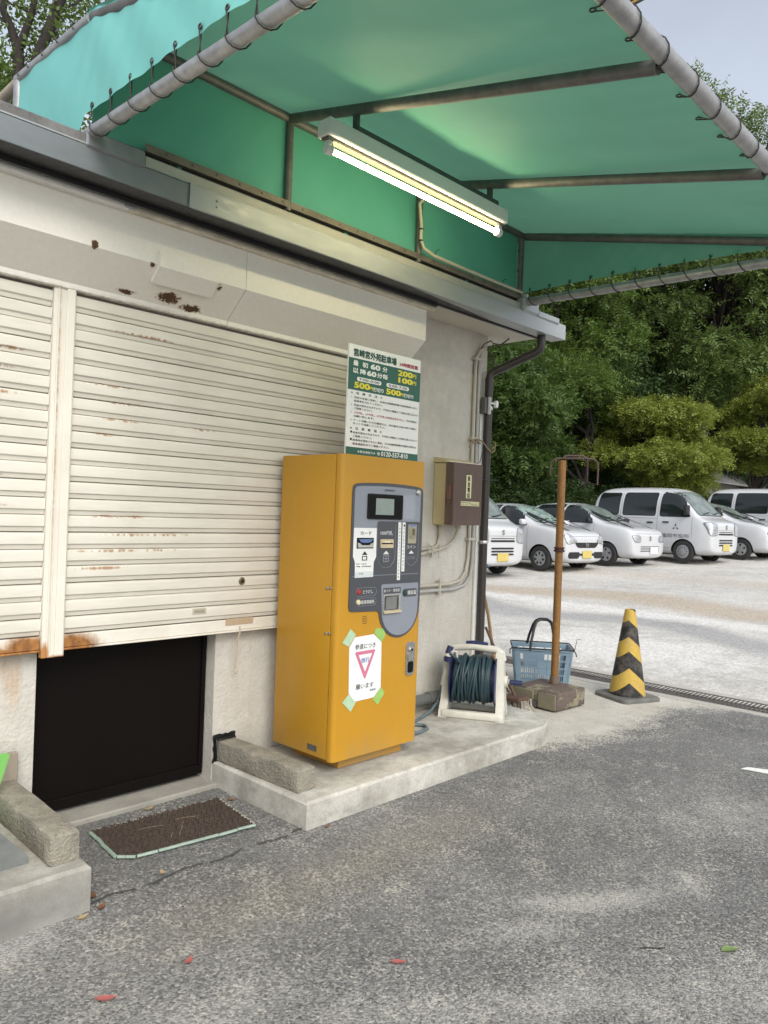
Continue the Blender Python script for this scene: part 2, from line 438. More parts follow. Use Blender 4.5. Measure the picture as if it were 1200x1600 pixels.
# door leaf, set back in the opening
door_m = simple('black_door', (.0045, .003, .0026), .55, var=.15, vs=2.5, spec=.12)
d = MB(); d.box((DL + .004, 3.585, .075), (DR - .004, 3.62, DT - .004)); dr = d.build('door', door_m, bld, 0)
d = MB(); d.box((DL + .006, 3.572, .05), (DR - .006, 3.584, .098), .003); d.build('bottom_rail', door_m, dr)
d = MB(); d.box((DR - .03, 3.57, .10), (DR - .006, 3.584, DT - .01), .003); d.build('frame', door_m, dr)
sillm = simple('bare_concrete', (.30, .285, .25), .9, var=.2, vs=7, bump=.35, bs=80)
d = MB(); d.box((DL + .002, 3.44, -.01), (DR + .01, 3.63, .028), .006); d.build('threshold', sillm, bld)
# soffit, roof
w = MB(); w.box((X0B, 3.192, 2.846), (4.985, 7.6, 2.858)); w.build('soffit', soffit_m, bld, 0)
w = MB(); w.box((X0B, 3.10, 2.8585), (5.0, 7.6, 2.955), .004); w.build('roof', dark_edge, bld)
w = MB(); w.box((X0B, 3.055, 2.934), (1.392, 3.105, 2.978), .006); w.build('coping', dark_edge, bld)
flash = simple('pale_flashing', (.38, .37, .33), .5, .1, var=.12, vs=5)
w = MB(); w.box((1.648, 3.06, 2.938), (4.525, 3.098, 2.984), .005); w.build('flashing', flash, bld)
w = MB(); w.box((1.60, 3.0985, 2.9845), (4.53, 3.1005, 3.02)); w.build('gap_shade_strip', black_p, bld)  # black strip added as the shade in the gap above the flashing
# gutter
gt = MB(); gt.box((X0B, 3.048, 2.828), (1.872, 3.056, 2.928), .002); gt.build('gutter', simple('old_grey_steel', (.19, .21, .22), .45, .2, var=.12, vs=4, stretch=(.3, 1, 1)), bld)
gt = MB(); gt.box((1.872, 3.044, 2.826), (5.075, 3.056, 2.930), .002)
gt.box((X0B, 3.048, 2.9305), (5.075, 3.064, 2.937)); gt.box((5.067, 3.0565, 2.829), (5.075, 3.17, 2.928))
gut = gt.build('gutter', galv, bld)
g2_ = MB(); g2_.prism([(X0B, 3.0575), (3.3, 3.0575), (4.25, 3.150), (4.25, 3.170), (X0B, 3.170)], ((0, 0, 2.8265), (1, 0, 0), (0, 1, 0), (0, 0, 1)), .0012); g2_.build('gutter_base_and_shade', black_p, gut)  # black tapered sheet: the deep shade under the eave, put in as colour
g2_ = MB(); g2_.box((X0B, 3.0575, 2.828), (5.066, 3.16, 2.835)); g2_.build('gutter_base_and_shade', galv, gut)
g2_ = MB(); g2_.box((X0B, 3.1705, 2.806), (3.74, 3.19, 2.858)).box((3.741, 3.1705, 2.820), (4.985, 3.19, 2.858)); g2_.build('fascia_board', black_p, bld)
g2_ = MB(); g2_.box((1.86, 3.040, 2.824), (1.886, 3.0435, 2.934)); g2_.cyl((2.005, 3.0435, 2.895), (2.005, 3.038, 2.895), .006, 8); g2_.cyl((2.005, 3.0435, 2.868), (2.005, 3.038, 2.868), .006, 8); g2_.build('gutter_joint', galv, gut)
# downpipe: a thing of its own clamped to the wall
pipe_m = simple('brown_plastic_pipe', (.035, .030, .028), .4, var=.2)
dp = thing('downpipe', 'dark brown drainpipe bending from the gutter down the wall corner', 'pipe', (4.70, 3.45, 0))
q = MB(); q.tube([(4.85, 3.11, 2.826), (4.85, 3.11, 2.755), (4.847, 3.117, 2.725), (4.838, 3.14, 2.705), (4.722, 3.425, 2.575), (4.705, 3.445, 2.555), (4.70, 3.452, 2.52), (4.70, 3.452, 0.0)], .031, 14); q.build('pipe', pipe_m, dp, 50)
clip_m = simple('stainless_clip', (.62, .62, .60), .3, .8, var=.1)
for zz in (2.30, 1.30):
    q = MB(); q.lathe([(.0335, -.012), (.0345, -.01), (.0345, .01), (.0335, .012)], (4.70, 3.452, zz), n=16); q.box((4.66, 3.445, zz - .008), (4.668, 3.499, zz + .008)); q.build('clamp', clip_m, dp)

# ------------------------------------------------------------------ roller shutters
def shutter_mat(name, streaks):
    m = Mat(name, .5, 0, .4)
    a = m.noise(1.7, 5, .6, (1, 1, 1), True); b = m.noise(30, 4, .6, (.15, 1, 1), True); cgr = m.noise(9, 5, .65, (.5, 1, 3), True)
    c = m.mix(m.rng(a, .35, .7), (.70, .67, .60), (.62, .59, .51))
    c = m.mix(1., c, m.rng(b, .3, .7, .95, 1.05), 'MULTIPLY')
    c = m.mix(m.math('MULTIPLY', m.rng(cgr, .6, .78), .25), c, (.42, .36, .27))
    s = m.math('MULTIPLY', m.spots(streaks), 1.)
    dash = m.noise(55, 3, .5, (1, 1, .15), True)
    k = m.rng(m.math('MULTIPLY', s, m.rng(dash, .35, .62)), .18, .55)
    c = m.mix(m.math('MULTIPLY', k, .8), c, (.32, .155, .055))
    m.color(c); m.bump(b, .06, .004)
    return m.m
RS = []
for z_, xs_ in ((2.04, ((1.73, .22),)), (1.965, ((1.78, .2),)), (1.885, ((1.78, .2), (2.2, .15))), (1.81, ((1.7, .1),)), (1.43, ((1.72, .12), (1.85, .1))), (1.345, ((1.85, .22), (2.05, .2))), (1.27, ((1.75, .28), (2.0, .2))), (1.19, ((1.7, .2),)),
               (2.14, ((1.25, .12),)), (2.06, ((1.2, .12),)), (1.95, ((1.22, .15),)), (1.60, ((1.2, .12),)), (2.30, ((1.9, .3),)), (1.47, ((1.2, .1),))):
    for x_, r_ in xs_: RS.append(((x_, 3.44, z_), (r_, .2, .012)))
SHUT = shutter_mat('shutter_slat_paint', RS)
mr = Mat('rusty_rail_paint', .55, 0, .4)
ra = mr.noise(22, 5, .65, (1, 1, .5), True); rb = mr.noise(5, 4, .6, world=True)
rs = mr.spots([((1.56, 3.44, .84), (.20, .3, .09)), ((1.38, 3.44, .84), (.16, .3, .10)), ((1.20, 3.44, .83), (.3, .3, .05))])
rc = mr.mix(mr.rng(rb, .35, .7), (.74, .71, .64), (.64, .60, .51))
rk = mr.rng(mr.math('ADD', rs, mr.math('MULTIPLY', mr.math('SUBTRACT', ra, .5), .55)), .12, .55)
rc = mr.mix(rk, rc, mr.mix(mr.rng(ra, .35, .62), (.46, .215, .06), (.20, .085, .03)))
rc = mr.mix(mr.math('MULTIPLY', mr.rng(mr.spots([((1.456, 3.42, 2.0), (.008, .3, .7))]), .1, .6), .7), rc, (.40, .20, .08))
mr.color(rc); mr.rough(mr.rng(rk, 0, 1, .45, .85)); mr.bump(ra, .15, .004)
RAIL = mr.m
mq = Mat('guide_rail_paint', .55, 0, .4)
qa = mq.noise(26, 5, .65, world=True)
qk = mq.rng(mq.math('ADD', mq.spots([((1.445, 3.42, .80), (.03, .3, .10)), ((1.50, 3.42, .795), (.09, .3, .022))]), mq.math('MULTIPLY', mq.math('SUBTRACT', qa, .5), .7)), .15, .6)
ql = mq.math('MULTIPLY', mq.spots([((1.4635, 3.42, 1.9), (.006, .3, .9))]), mq.rng(qa, .35, .6))
mq.color(mq.mix(mq.math('MAXIMUM', qk, mq.math('MULTIPLY', ql, .8)), mq.mix(mq.rng(mq.noise(3, 4, .6, world=True), .35, .7), (.74, .71, .64), (.66, .62, .53)), (.44, .21, .07)))
Z0S, PITCH, NS = .896, .0765, 20
def slat_mesh(L):
    prof = [(3.452, .0025), (3.452, .0758), (3.446, .0752), (3.4345, .0722), (3.4325, .0690), (3.4310, .047), (3.4325, .0265), (3.4350, .0245), (3.4415, .0205), (3.4445, .0070), (3.4465, .0035), (3.452, .0025)]
    m = MB(); k = len(prof) - 1
    vs = []; fs = []
    for x in (0, L):
        vs += [(x, p[0] - 3.45, p[1]) for p in prof[:-1]]
    fs = [(i, (i + 1) % k, k + (i + 1) % k, k + i) for i in range(k)] + [tuple(range(k)), tuple(range(2 * k - 1, k - 1, -1))]
    return m.add(vs, fs)
def shutter(xa, xb, part_label):
    sh = slat_mesh(xb - xa)
    root = MB(); root.box((xa, 3.453, Z0S), (xb, 3.458, 2.45)); r = root.build('roller_shutter', simple('shutter_gap', (.19, .175, .15), .8), bld, 0)
    r['label'] = part_label
    first = None
    for i in range(NS):
        if first is None:
            first = sh.build('slat', SHUT, r, 24, world=False)
        o = first if i == 0 else inst(first, 'slat', r)
        ox = Vector((xa, 3.45, Z0S + i * PITCH + .001 * math.sin(i * 2.3))) - Vector(bld['_o'])
        o.location = ox
    b = MB(); b.box((xa, 3.431, .835), (xb, 3.452, Z0S - .002), .004); b.box((xa, 3.424, .826), (xb, 3.452, .8345), .002); b.build('bottom_rail', RAIL, r)
    return r
sh_r = shutter(1.537, 3.755, 'cream roller shutter above the black door, lock in its lower slats')
sh_l = shutter(.2, 1.434, 'cream roller shutter left of the guide rail, rusty at its bottom right')
g = MB(); g.box((1.436, 3.418, .800), (1.535, 3.452, 2.445), .002).box((1.452, 3.411, .806), (1.459, 3.4175, 2.44), .001).box((1.490, 3.408, .803), (1.528, 3.4175, 2.443), .003).box((1.466, 3.413, .806), (1.471, 3.4175, 2.44), .001)
g.build('guide_rail', mq.m, bld)
g = MB(); g.box((3.757, 3.415, .80), (3.83, 3.499, 2.44), .003); g.build('guide_rail', RAIL, bld)
# lock, finger pull, plate and cord
q = MB(); q.lathe([(.0, -.004), (.017, -.004), (.021, 0), (.021, .008)], (2.502, 3.430, 1.098), 'Y', 18); lk = q.build('lock', simple('tarnished_brass', (.20, .17, .12), .4, .7), sh_r)
q = MB(); q.lathe([(0, -.0055), (.009, -.0055), (.010, -.0041)], (2.502, 3.430, 1.098), 'Y', 14); q.build('keyway', black_p, lk)
q = MB(); q.box((2.20, 3.430, .935), (2.285, 3.4365, .968), .002); fp = q.build('finger_pull', simple('aluminium_pull', (.60, .57, .48), .4, .4), sh_r)
q = MB(); q.box((2.212, 3.4285, .945), (2.273, 3.4298, .960)); q.build('recess', simple('pull_shade', (.34, .31, .24), .6), fp)
q = MB(); q.box((2.405, 3.4285, .864), (2.585, 3.4308, .900), .001); q.build('name_plate', simple('brown_tape', (.47, .36, .24), .5, var=.15), sh_r)
cord_m = simple('faded_cord', (.50, .43, .31), .9, var=.2)
q = MB(); q.tube([(2.495, 3.425, .855), (2.497, 3.42, .83), (2.492, 3.44, .78), (2.499, 3.45, .70), (2.496, 3.455, .64), (2.500, 3.455, .615)], .0045, 6); q.lathe([(0, -.013), (.010, -.006), (.010, .006), (0, .013)], (2.50, 3.455, .605), n=10); q.build('pull_cord', cord_m, sh_r)

# ------------------------------------------------------------------ shutter box
mb_ = Mat('shutter_box_paint', .5, 0, .4)
b1 = mb_.noise(1.1, 5, .6, world=True); b2 = mb_.noise(40, 4, .6, world=True); b3 = mb_.noise(34, 7, .78, (1, 1, 1.6), True)
bc = mb_.mix(mb_.rng(b1, .35, .7), (.80, .775, .71), (.76, .73, .655))
bc = mb_.mix(1., bc, mb_.rng(b2, .3, .7, .97, 1.03), 'MULTIPLY')
br_ = mb_.math('ADD', mb_.spots([((1.97, 3.37, 2.495), (.13, .2, .05)), ((2.10, 3.37, 2.475), (.12, .2, .035)), ((1.81, 3.27, 2.595), (.028, .1, .022)), ((2.185, 3.3, 2.585), (.034, .1, .036)), ((1.53, 3.25, 2.61), (.034, .1, .036)), ((1.75, 3.38, 2.48), (.09, .1, .02))]),
                mb_.math('MULTIPLY', mb_.math('SUBTRACT', b3, .5), 1.5))
bk = mb_.rng(br_, .56, .62)
bh = mb_.rng(br_, .40, .62)
bc = mb_.mix(mb_.math('MULTIPLY', bh, .5), bc, (.50, .34, .17))
bc = mb_.mix(bk, bc, mb_.mix(b2, (.13, .06, .03), (.05, .03, .02)))
bc = mb_.mix(mb_.math('MULTIPLY', mb_.math('MULTIPLY', mb_.spots([((1.8, 3.43, 2.435), (2.2, .05, .02))]), mb_.rng(b3, .4, .6)), .8), bc, (.22, .17, .11))
mb_.color(bc); mb_.rough(mb_.rng(bk, 0, 1, .45, .9)); mb_.bump(mb_.math('SUBTRACT', b2, bk), .1, .005)
BOXM = mb_.m
prof = [(3.25, 2.803), (3.25, 2.60), (3.405, 2.463), (3.405, 2.440), (3.412, 2.435), (3.499, 2.435), (3.499, 2.803)]
sb = MB(); sb.prism(prof, ((X0B, 0, 0), (0, 1, 0), (0, 0, 1), (1, 0, 0)), 2.3285 - X0B)
box_o = sb.build('shutter_box', BOXM, bld, 0)
sb = MB(); sb.prism(prof, ((2.3315, 0, 0), (0, 1, 0), (0, 0, 1), (1, 0, 0)), 3.728 - 2.3315); sb.build('shutter_box', BOXM, bld, 0)
cp = [(3.232, 2.662), (3.232, 2.590), (3.300, 2.526), (3.318, 2.546), (3.2515, 2.603), (3.2515, 2.662)]
sb = MB(); sb.prism(cp, ((1.835, 0, 0), (0, 1, 0), (0, 0, 1), (1, 0, 0)), .32); sb.build('access_cover', BOXM, box_o, 0)
trim_m = simple('white_trim', (.76, .745, .70), .45, .05, var=.06)
trim_w = simple('worn_trim', (.66, .61, .49), .7, var=.35, vs=25, stretch=(.4, 1, 1))
sb = MB(); sb.prism([(3.214, 2.790), (3.210, 2.794), (3.210, 2.828), (3.216, 2.834), (3.30, 2.834), (3.30, 2.8035), (3.2495, 2.8035), (3.2495, 2.790)], ((X0B, 0, 0), (0, 1, 0), (0, 0, 1), (1, 0, 0)), 1.66 - X0B); sb.build('trim', trim_m, box_o)
sb = MB(); sb.prism([(3.220, 2.793), (3.216, 2.797), (3.216, 2.822), (3.222, 2.828), (3.30, 2.828), (3.30, 2.8035), (3.2495, 2.8035), (3.2495, 2.793)], ((1.665, 0, 0), (0, 1, 0), (0, 0, 1), (1, 0, 0)), 3.775 - 1.665); sb.build('trim', trim_w, box_o)
sb = MB(); sb.box((1.64, 3.204, 2.797), (1.70, 3.23, 2.835), .004)
for xx in (1.652, 1.688): sb.cyl((xx, 3.206, 2.815), (xx, 3.199, 2.815), .006, 8)
sb.build('trim_joint', galv, box_o)

# ================================================================== PLATFORMS AND KERB BLOCKS
mp = Mat('platform_concrete', .9, 0, .25)
p1_ = mp.noise(2.6, 6, .65, world=True); p2_ = mp.noise(18, 5, .7, world=True); p3_ = mp.noise(120, 3, .6, world=True)
pc = mp.mix(mp.rng(p1_, .38, .62), (.55, .535, .485), (.30, .285, .245))
pc = mp.mix(mp.math('MULTIPLY', mp.rng(p2_, .5, .72), .45), pc, (.24, .225, .19))
pc = mp.mix(1., pc, mp.rng(p3_, .3, .7, .9, 1.1), 'MULTIPLY')
pc = mp.mix(mp.math('MULTIPLY', mp.rng(mp.noise(6, 6, .7, (1, 1, 2.5), True), .55, .72), .55), pc, (.20, .20, .195))
pc = mp.mix(mp.math('MULTIPLY', mp.spots([((1.0, 2.7, .05), (1.2, .3, .16))]), .9), pc, (.17, .17, .16))
mp.color(pc); mp.bump(mp.math('ADD', p3_, p2_), .3, .006)
PLAT = mp.m
def slab(poly, z0, z1, cham=.012):
    m = MB(); k = len(poly); P = [Vector((*p, 0)) for p in poly]
    ins = []
    for i in range(k):
        a, b, c = P[i - 1], P[i], P[(i + 1) % k]
        d1 = (b - a).normalized(); d2 = (c - b).normalized()
        n1 = Vector((-d1.y, d1.x, 0)); n2 = Vector((-d2.y, d2.x, 0)); n = n1 + n2
        ins.append(b + n * (cham * 2 / max(n.length_squared, .2)))
    vs = [(p.x, p.y, z0) for p in P] + [(p.x, p.y, z1 - cham) for p in P] + [(p.x, p.y, z1) for p in ins]
    fs = [tuple(range(k - 1, -1, -1)), tuple(range(2 * k, 3 * k))]
    for r_ in range(2): fs += [(r_ * k + i, r_ * k + (i + 1) % k, (r_ + 1) * k + (i + 1) % k, (r_ + 1) * k + i) for i in range(k)]
    return m.add(vs, fs)
R_ = .33
arc = [(4.725 - R_ + R_ * math.sin(a), 2.715 + R_ - R_ * math.cos(a)) for a in np.linspace(0, PI / 2, 9)]
pl = slab([(2.395, 2.715)] + arc + [(4.725, 3.498), (2.402, 3.498)], 0, .13)
o = pl.build('concrete_platform', PLAT, None, 20)
tag(o, 'low concrete platform with rounded corner carrying the yellow payment machine', 'platform')
pl = slab([(-1.6, 2.72), (1.345, 2.70), (1.40, 3.498), (-1.6, 3.498)], 0, .168)
o = pl.build('concrete_platform', PLAT, None, 20)
tag(o, 'stained concrete platform left of the door mat carrying a kerb block', 'platform')
mk_ = Mat('rough_kerb_concrete', .95, 0, .2)
k1 = mk_.noise(9, 6, .7); k2 = mk_.voro(90); k3 = mk_.noise(60, 5, .7)
kc = mk_.mix(mk_.rng(k1, .35, .65), (.335, .31, .25), (.215, .2, .165))
kc = mk_.mix(mk_.rng(k3, .58, .68), kc, (.12, .11, .09))
kc = mk_.mix(mk_.rng(k2, .0, .12, .6, 0), kc, (.45, .42, .36))
mk_.color(kc); mk_.bump(mk_.math('ADD', k3, k2), .7, .008)
KERB = mk_.m
tar = simple('black_tar', (.008, .008, .009), .45, var=.2, bump=.5, bs=40)
def kerb_block(label, x, y, z, L, rot):
    t = thing('kerb_block', label, 'kerb block', (x, y, z), 'concrete kerb blocks beside the door')
    bm = bmesh.new(); bmesh.ops.create_cube(bm, size=1)
    for v in bm.verts: v.co = Vector((v.co.x * .112, (v.co.y + .5) * L, (v.co.z + .5) * .112))
    bmesh.ops.bevel(bm, geom=list(bm.edges), offset=.009, segments=2, affect='EDGES', profile=.5)
    bmesh.ops.subdivide_edges(bm, edges=[e for e in bm.edges if e.calc_length() > .2], cuts=14)
    rr = random.Random(int(x * 100))
    for v in bm.verts: v.co += Vector((rr.uniform(-1, 1), rr.uniform(-1, 1), rr.uniform(-1, .6))) * .0022
    bmesh.ops.triangulate(bm, faces=[f for f in bm.faces if len(f.verts) > 4])
    m = MB(); m.bm(bm); m.build('block', KERB, t, 40, world=False)
    # tar smeared round the wall end
    bm = bmesh.new(); bmesh.ops.create_grid(bm, x_segments=8, y_segments=8, size=.5)
    for v in bm.verts:
        v.co = Vector((v.co.x * .15 + rr.uniform(-.006, .006), L - .006 + rr.uniform(0, .006), .062 + v.co.y * .15 + rr.uniform(-.007, .007)))
    m = MB(); m.bm(bm); 
    m.box((-.066, L - .02, -.0), (-.0565, L + .004, .12), .003).box((-.06, L - .03, .1125), (.05, L + .002, .121), .003)
    m.build('tar_joint', tar, t, 40, world=False)
    t.rotation_euler = (0, 0, rot)
    return t
kerb_block('pitted kerb block with tarred end lying beside the yellow machine', 2.492, 2.832, .13, .665, .03)
kerb_block('smooth grey kerb block lying on the left platform beside the mat', 1.277, 2.772, .168, .73, -.035)
# ================================================================== AWNING
mt = Mat('green_tarpaulin', .55, 0, .3)
t1 = mt.noise(1.2, 5, .6); t2 = mt.noise(9, 4, .6); t3 = mt.noise(400, 2, .5)
bfc = mt.n('ShaderNodeNewGeometry').outputs['Backfacing']      # outside paler, inside darker: sky light and shade put into the colours
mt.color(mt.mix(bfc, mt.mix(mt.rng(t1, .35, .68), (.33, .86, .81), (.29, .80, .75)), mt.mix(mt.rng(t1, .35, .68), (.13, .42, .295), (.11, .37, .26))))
mt.bump(mt.math('ADD', mt.math('MULTIPLY', t2, 1.), mt.math('MULTIPLY', t3, .1)), .12, .02)
tr = mt.n('ShaderNodeBsdfTranslucent')
mt.l(mt.mix(mt.rng(t1, .3, .7), (.105, .235, .165), (.09, .20, .14)), tr.inputs['Color'])
mx = mt.n('ShaderNodeMixShader'); mx.inputs[0].default_value = .36
mt.l(mt.b.outputs[0], mx.inputs[1]); mt.l(tr.outputs[0], mx.inputs[2]); mt.l(mx.outputs[0], mt.out.inputs['Surface'])
TARP = mt.m
awn = thing('awning', 'green tarpaulin awning laced to steel pipes along the kiosk roof edge', 'awning', (2.88, 3.0, 2.9))
awn.location = (2.981, 3.105, 2.949); awn.scale = (1.035, 1.035, 1.035)      # the bays measure a little over a metre
AXL, AXR = 1.362, 4.398
YR, ZR, YO, ZO = 2.985, 3.395, 1.085, 2.968       # ridge rail and outer rail
RX = [AXL, 2.365, 3.37, AXR]                       # rafters
# pipes
def awn_pipe(name, pts, r, m=steel, n=14):
    q = MB(); q.tube(pts, r, n); return q.build(name, m, awn, 50)
awn_pipe('ridge_rail', [(AXL, YR, ZR), (AXR, YR, ZR)], .021, steel_d)
outer = awn_pipe('outer_rail', [(AXL - .05, YO, ZO), (AXR + .05, YO, ZO)], .03)
for i, x in enumerate(RX):
    awn_pipe('rafter', [(x, YR - .02, ZR - .005), (x, YO + .03, ZO - .012)], .024, steel_d)
awn_pipe('side_rail', [(AXL, 2.99, 2.935), (AXL, YO, ZO - .06)], .0255)
awn_pipe('side_rail', [(AXR, 2.99, 2.945), (AXR, YO, ZO - .06)], .0275)
for x in (2.365, 3.33, AXR - .03):
    awn_pipe('post', [(x, YR, ZR - .02), (x, YR, 2.945)], .019, steel_d)
awn_pipe('post', [(AXL, 3.70, 2.9), (AXL, 3.70, 3.40)], .027, steel)
awn_pipe('post', [(AXR, 3.70, 2.9), (AXR, 3.70, 3.40)], .027, steel)
awn_pipe('top_rail', [(AXL, YR, ZR), (AXL, 3.72, 3.415)], .024, steel)
awn_pipe('top_rail', [(AXR, YR, ZR), (AXR, 3.72, 3.415)], .024, steel)
awn_pipe('brace', [(AXL, 3.72, 3.40), (AXL - .05, 4.9, 3.28)], .026, simple('tan_pipe', (.42, .36, .28), .6, .2, var=.3, vs=10))
q = MB(); q.box((1.60, 2.968, 2.958), (4.37, 2.972, 2.990)).box((1.60, 2.972, 2.958), (4.37, 2.996, 2.962)); br_o = q.build('base_rail', simple('tan_angle_steel', (.17, .15, .12), .6, .3, var=.3, vs=12), awn)
for k_, x in enumerate(np.arange(1.7, 4.3, .125)):
    if k_ == 0: q = MB(); q.lathe([(0, -.004), (.006, -.003), (.006, 0)], (x, 2.967, 2.976), 'Y', 8); sc0 = q.build('screw', steel_d, br_o)
    else: inst(sc0, 'screw', br_o, (x - 1.7, 0, 0))
q = MB(); q.box((1.335, 2.935, 2.872), (1.585, 3.0, 2.943), .008); q.build('bracket', simple('dark_zinc', (.21, .22, .225), .5, .4, var=.25, vs=8), awn)
q = MB(); q.box((4.34, 2.925, 2.876), (4.53, 3.0, 2.972), .012); q.cyl((4.385, 2.955, 2.972), (4.385, 2.955, 2.992), .026, 14); q.box((4.53, 2.93, 2.874), (4.80, 2.99, 2.915), .006); q.build('bracket', galv, awn)
# cloth
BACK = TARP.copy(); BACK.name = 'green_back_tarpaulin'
for nd in BACK.node_tree.nodes:                                # lamplight on the back sheet put into a brighter green
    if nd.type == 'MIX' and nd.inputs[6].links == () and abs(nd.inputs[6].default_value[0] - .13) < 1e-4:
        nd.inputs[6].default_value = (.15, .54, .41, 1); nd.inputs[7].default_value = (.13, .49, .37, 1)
def cloth(name, fn, nu, nv, out, label=None):
    vs = []; fs = []
    for i in range(nu + 1):
        for j in range(nv + 1): vs.append(fn(i / nu, j / nv))
    for i in range(nu):
        for j in range(nv): fs.append((i * (nv + 1) + j, (i + 1) * (nv + 1) + j, (i + 1) * (nv + 1) + j + 1, i * (nv + 1) + j + 1))
    a, b, c = (Vector(vs[k]) for k in fs[len(fs) // 2][:3])
    if (b - a).cross(c - b).dot(Vector(out)) < 0: fs = [f[::-1] for f in fs]
    m = MB(); m.add(vs, fs); o = m.build(name, BACK if name == 'back_sheet' else TARP, awn, 60, fix=False)
    if label: o['label'] = label
    return o
def bayfrac(x):
    for a, b in zip(RX[:-1], RX[1:]):
        if x <= b + 1e-6: return (x - a) / (b - a)
    return 1
def roof_fn(u, v):
    x = AXL - .02 + (AXR - AXL + .05) * u
    bf = min(max(bayfrac(x), 0), 1); s = math.sin(PI * bf)
    y1 = YO + .034 + .040 * s                      # scalloped outer edge
    y = YR + (y1 - YR) * v
    t = (YR - y) / (YR - YO)
    z = ZR + (ZO - ZR) * t + .030 - .022 * s * math.sin(PI * min(v * 1.05, 1)) + .003 * math.sin(x * 17 + y * 5) * s + .007 * max(0, v - .72) * math.sin(x * 46) + .004 * max(0, .25 - v) * 4 * math.sin(x * 31 + 1) * s
    return (x, y, z)
cloth('roof_sheet', roof_fn, 150, 32, (0, 0, 1))
cloth('top_sheet', lambda u, v: (AXL - .01 + (AXR - AXL + .02) * u, YR + (3.71 - YR) * v, ZR + .032 + .012 * v - .02 * math.sin(PI * v)), 30, 8, (0, 0, 1))
def wav(a, b): return .004 * math.sin(a * 9 + b * 5) + .003 * math.sin(a * 23 - b * 11)
cloth('back_sheet', lambda u, v: (1.385 + (4.345 - 1.385) * u, 2.999 + wav(u * 4, v), 2.925 + (ZR - 2.925) * v), 60, 10, (0, 1, 0))
EYE_L, EYE_R = [], []
def side_fn(X, sgn, eyes):
    def edge(y):                                   # lower edge, scalloped between eyelets
        t = (2.96 - y) / (2.96 - YO)
        base = 2.94 - .045 * t + .075
        return base + .018 * math.sin(PI * t)
    def fn(u, v):
        if u < .18:
            y = 3.69 - (3.69 - 2.985) * (u / .18); top = 3.415 - .02 * (u / .18); bot = 2.93 if y > 3.0 else 2.955
            if u > .155: bot = 2.93 + (u - .155) / .025 * .06
        else:
            y = 2.985 - (2.985 - (YO + .05)) * ((u - .18) / .82); top = ZR + (ZO - ZR) * ((2.985 - y) / (2.985 - YO)) + .029; bot = edge(y)
            bot = min(bot, top - .004)
        b = .010 * math.sin(PI * v) * math.sin(u * 5 + .5) + wav(u * 5, v) * .8
        return (X + sgn * (.012 + b), y, bot + (top - bot) * v)
    for k in range(12):
        y = 2.93 - .15 * k
        if y > YO + .12: eyes.append((X + sgn * .014, y, edge(y) + .018))
    return fn
sl = cloth('side_sheet', side_fn(AXL, -1, EYE_L), 110, 10, (-1, 0, 0), 'bright turquoise outer side sheet lit from outside')
srr = cloth('side_sheet', side_fn(AXR, 1, EYE_R), 110, 10, (1, 0, 0))
eye_mat = simple('dark_eyelet', (.06, .06, .055), .4, .6)
cord_k = simple('black_cord', (.030, .028, .026), .8)
def ring(mb, c, nrm, r=.009, rr=.003):
    n = Vector(nrm).normalized(); a = n.orthogonal().normalized(); b = n.cross(a)
    mb.tube([Vector(c) + (a * math.cos(t) + b * math.sin(t)) * r for t in np.linspace(0, 2 * PI, 10, endpoint=False)], rr, 6, closed=True)
def lacing(eyes, nrm, rail_pt, parent, rr=.0275, adv=(0, -.075, 0)):
    """cord from eyelet to eyelet, each time round the rail"""
    c = MB()
    for k, p in enumerate(eyes):
        e = MB(); ring(e, p, nrm); e.build('eyelet', eye_mat, parent)
        p = Vector(p); q0 = Vector(rail_pt(p)); ax = Vector(adv).normalized()
        a = (p - q0); a -= ax * a.dot(ax); a.normalize(); b = ax.cross(a)
        pts = [p + Vector(nrm) * .004]
        for j, t in enumerate(np.linspace(-.35, .35 + 1.3 * PI, 9)):
            pts.append(q0 + Vector(adv) * (j / 8) + (a * math.cos(t + .5) + b * math.sin(t + .5)) * (rr + .004))
        if k + 1 < len(eyes): pts.append(Vector(eyes[k + 1]) + Vector(nrm) * -.006)
        c.tube(pts, .0024, 6)
    c.build('lacing_cord', cord_k, awn, 60)
lacing(EYE_L, (-1, 0, 0), lambda p: (AXL, p.y, 2.935 + (2.99 - p.y) / (2.99 - YO) * (ZO - .06 - 2.935)), sl)
lacing(EYE_R, (-1, 0, 0), lambda p: (AXR, p.y, 2.945 + (2.99 - p.y) / (2.99 - YO) * (ZO - .06 - 2.945)), srr)
OE = []
for k in range(3):
    for j in range(5):
        x = RX[k] + (RX[k + 1] - RX[k]) * (j + .6) / 5.2
        u = (x - AXL + .02) / (AXR - AXL + .05); p = roof_fn(u, .99); OE.append((x, p[1] + .012, p[2] - .004))
lacing(OE, (0, 0, -1), lambda p: (p.x, YO, ZO), awn, .03, (.09, 0, 0))
LE = [(AXL - .014, y, 3.39 + (y - 3) * .028) for y in (3.1, 3.25, 3.4, 3.55, 3.66)]
lacing(LE, (-1, 0, 0), lambda p: (AXL, p.y, 3.40 + (p.y - 3) * .028), awn, .025, (0, .06, 0))
c = MB()
for k in range(3):
    z = 3.02 + k * .13
    c.tube([(4.345, 2.995, z), (4.375, 2.975, z - .01), (4.392, 2.99, z - .02)], .003, 6); c.tube([(4.345, 2.995, z), (4.37, 2.98, z + .06), (4.395, 2.985, z + .11)], .0025, 6)
c.build('lacing_cord', cord_k, awn)

